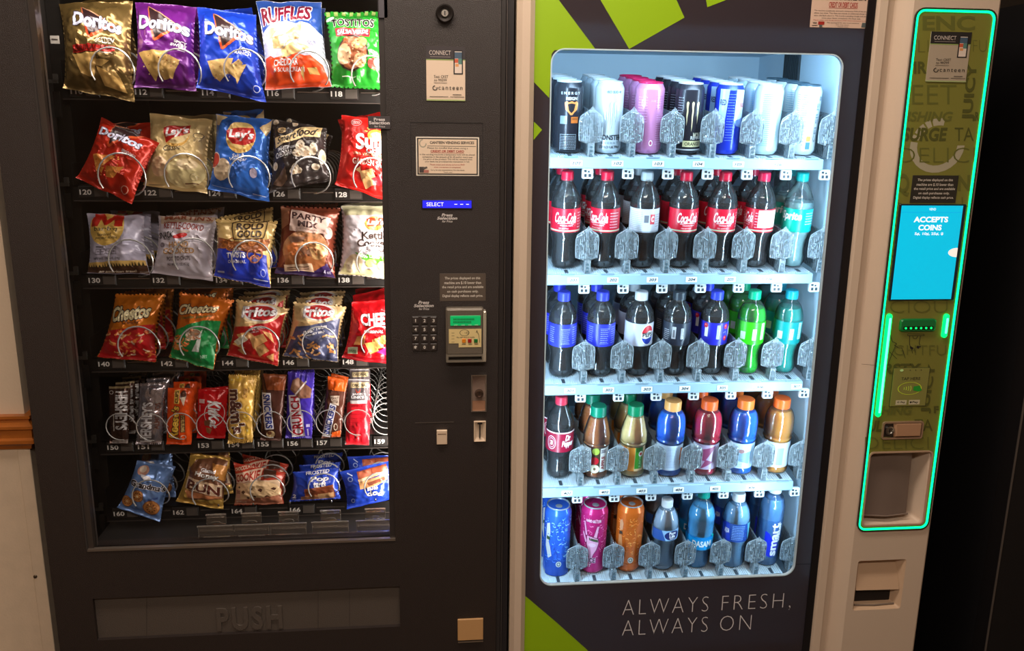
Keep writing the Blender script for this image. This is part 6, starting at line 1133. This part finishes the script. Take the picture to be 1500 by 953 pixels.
def f(a, z0, z1):
    h = z1 - z0; a.rect(-16, z1 - h*.2, 12, z0 + h*.1, (150, 180, 206))
bottle(3, 6, GATOR, .200, .0370, liq((226, 146, 50)), .85, (240, 100, 30), (.09, .44, (206, 216, 226)), f, 'amber orange sports drink bottle', **G)
# ---- bottom shelf
def swirl(cols, n, seed):
    def f(a, H):
        r = random.Random(seed)
        for _ in range(n):
            u, z = r.uniform(-75, 75), r.uniform(.05, H*.88); t = r.uniform(0, 6.3); c = r.choice(cols)
            a.line([(u + 7*k*math.cos(t + k*.5)*.5, z + .0022*k*math.sin(t + k*.5)) for k in range(5)], .0024, c); a.lift -= a.step*.9
    return f
def f(a, H):
    swirl(((120, 180, 236), (40, 80, 190), (160, 206, 240), (30, 60, 160)), 110, 3)(a, H); a.poly((-60, .150, -44, .156, -40, .13, -46, .10, -38, .085, -30, .06, -46, .05, -62, .085), (214, 206, 200)); a.rect(-58, .115, -40, .105, (60, 80, 50)); a.rect(-60, .048, 60, .0, (38, 76, 170)); a.ell(2, .036, 12, .0085, (214, 214, 206)); a.ell(2, .036, 8, .006, (90, 100, 120), inner=.6); swirl(((70, 120, 220),), 20, 9)(a, .05)
can(4, 0, .196, .0345, (50, 100, 210), f, 'tall blue patterned can showing a hand', lid=(150, 156, 164), behind=2)
def f(a, H):
    swirl(((226, 90, 150), (150, 20, 80), (236, 120, 170)), 80, 5)(a, H); a.text('HARD SELTZER', (-46, .164, 20, .156), (240, 206, 220), .03); pk = (232, 160, 190); dk = (90, 24, 60)
    for pts in ((-58, .156, -50, .158, -36, .118, -46, .114), (2, .146, 12, .146, 4, .108, -12, .112), (-62, .122, -54, .126, -36, .098, -46, .092)): a.poly(pts, dk); 
    for pts in ((-57, .155, -51, .156, -38, .118, -45, .116), (3, .145, 11, .145, 3, .110, -10, .113), (-61, .121, -55, .124, -38, .098, -45, .094)): a.poly(pts, pk)
    a.poly((-40, .118, -20, .116, 10, .110, 14, .095, 6, .075, -6, .062, -12, .050, -26, .048, -30, .070, -40, .090), dk); a.poly((-38, .116, -20, .114, 8, .108, 12, .095, 4, .076, -8, .062, -13, .052, -24, .050, -28, .070, -38, .090), pk); a.poly((-30, .112, 8, .106, 10, .098, -28, .104), (70, 80, 50)); a.ell(-14, .090, 16, .006, (240, 190, 210), rot=0)
    a.rect(-44, .052, 4, .036, (226, 170, 196)); a.text('RCE', (-36, .051, 2, .037), (70, 20, 50), .03); a.text('FIT', (-40, .033, -14, .024), (236, 214, 224), .03)
can(4, 1, .196, .0345, (196, 36, 110), f, 'tall magenta can showing a raised two-finger hand', lid=(156, 156, 162), behind=2)
def f(a, H):
    swirl(((236, 130, 50), (190, 80, 20), (240, 160, 80)), 80, 7)(a, H); a.poly((-62, .150, -50, .158, -42, .146, -44, .126, -58, .124), (214, 150, 110)); a.poly((-60, .122, -44, .122, -44, .112, -60, .112), (70, 56, 46)); a.poly((-62, .11, -46, .11, -40, .08, -50, .062, -62, .08), (214, 140, 90)); a.ell(0, .040, 12, .009, (214, 206, 190)); a.ell(0, .040, 8, .006, (100, 90, 80), inner=.6); a.rect(-50, .028, 60, 0.012, (206, 96, 30))
can(4, 2, .196, .0345, (218, 104, 34), f, 'tall orange patterned can', lid=(156, 152, 152), behind=2)
def f(a, z0, z1):
    h = z1 - z0; a.poly((-80, z1, -30, z1, -10, z0, -80, z0), (50, 90, 170)); a.ell(20, (z0 + z1)/2, 36, h*.46, (28, 34, 100)); a.text('Pure', (4, z1 - h*.12, 36, z1 - h*.42), BW, .06); a.text('Life', (6, z0 + h*.56, 34, z0 + h*.26), BW, .06); a.line((8, z0 + h*.16, 34, z0 + h*.16), .0015, BW)
bottle(4, 3, WATER, .200, .0345, water('still_water', (.86, .92, .97), .55, (196, 224, 255)), .86, (226, 232, 236), (.47, .62, (150, 190, 226)), f, 'small clear water bottle with a dark blue oval label', capr=.42, name='water_bottle')
def f(a, z0, z1):
    h = z1 - z0; a.text('DASANI', (-46, z1 - h*.28, 40, z0 + h*.24), BW, .03); a.poly((-80, z1, 80, z1, 80, z1 - h*.1, 0, z1 - h*.25, -80, z1 - h*.05), (0, 120, 190)); a.poly((34, z1 + h*.2, 60, z1, 60, z1 - h*.3), (0, 170, 160))
bottle(4, 4, [(r, z) for r, z in COKE], .224, .0365, water('blue_water', (.40, .72, .95), .72, (80, 186, 252)), .80, (0, 142, 126), (.28, .45, (0, 142, 206)), f, 'blue-tinted water bottle with a green cap', capr=.42, name='water_bottle')
def f(a, z0, z1):
    h = z1 - z0; a.poly((-80, z1, -46, z1, -36, z0, -80, z0), (34, 60, 180)); small(a, -32, 20, z0 + h*.1, z1 - h*.06, 9, (150, 186, 230), 4, .0014); a.poly((34, z1, 70, z1, 70, z0 + h*.5, 50, z0), (90, 170, 190)); a.text('AQUA', (-66, z1 - h*.3, -44, z1 - h*.6), BW, .05)
bottle(4, 5, AQUA, .212, .036, water('clear_water', (.72, .86, .97), .68, (140, 202, 255)), .86, (226, 230, 234), (.39, .64, clear('film', tint=(.36, .52, .86), haze=.45, hazecol=(50, 90, 190))), f, 'clear water bottle with a blue film label and white cap', capr=.44, name='water_bottle')
def f(a, z0, z1):
    h = z1 - z0; a.ell(-6, z0 + h*.30, 34, h*.27, (24, 40, 200)); a.poly((-40, z0 + h*.72, -18, z0 + h*.66, 0, z0 + h*.4, -38, z0 + h*.3), (24, 40, 200)); a.text('smart', (-14, z0 + h*.95, 22, z0 + h*.06), BW, .08, out=(30, 50, 170), ow=.02, rot=3); a.text('water', (18, z0 + h*.98, 34, z0 + h*.42), BW, .06, rot=3)
bottle(4, 6, SMART, .234, .0335, water('bright_water', (.60, .80, 1.0), .72, (110, 180, 255)), .84, (236, 240, 244), (.12, .60, clear('film2', tint=(.70, .84, .98), haze=.1, hazecol=(120, 180, 250))), f, 'tall slim water bottle with vertical white lettering on blue', capr=.50, name='water_bottle')
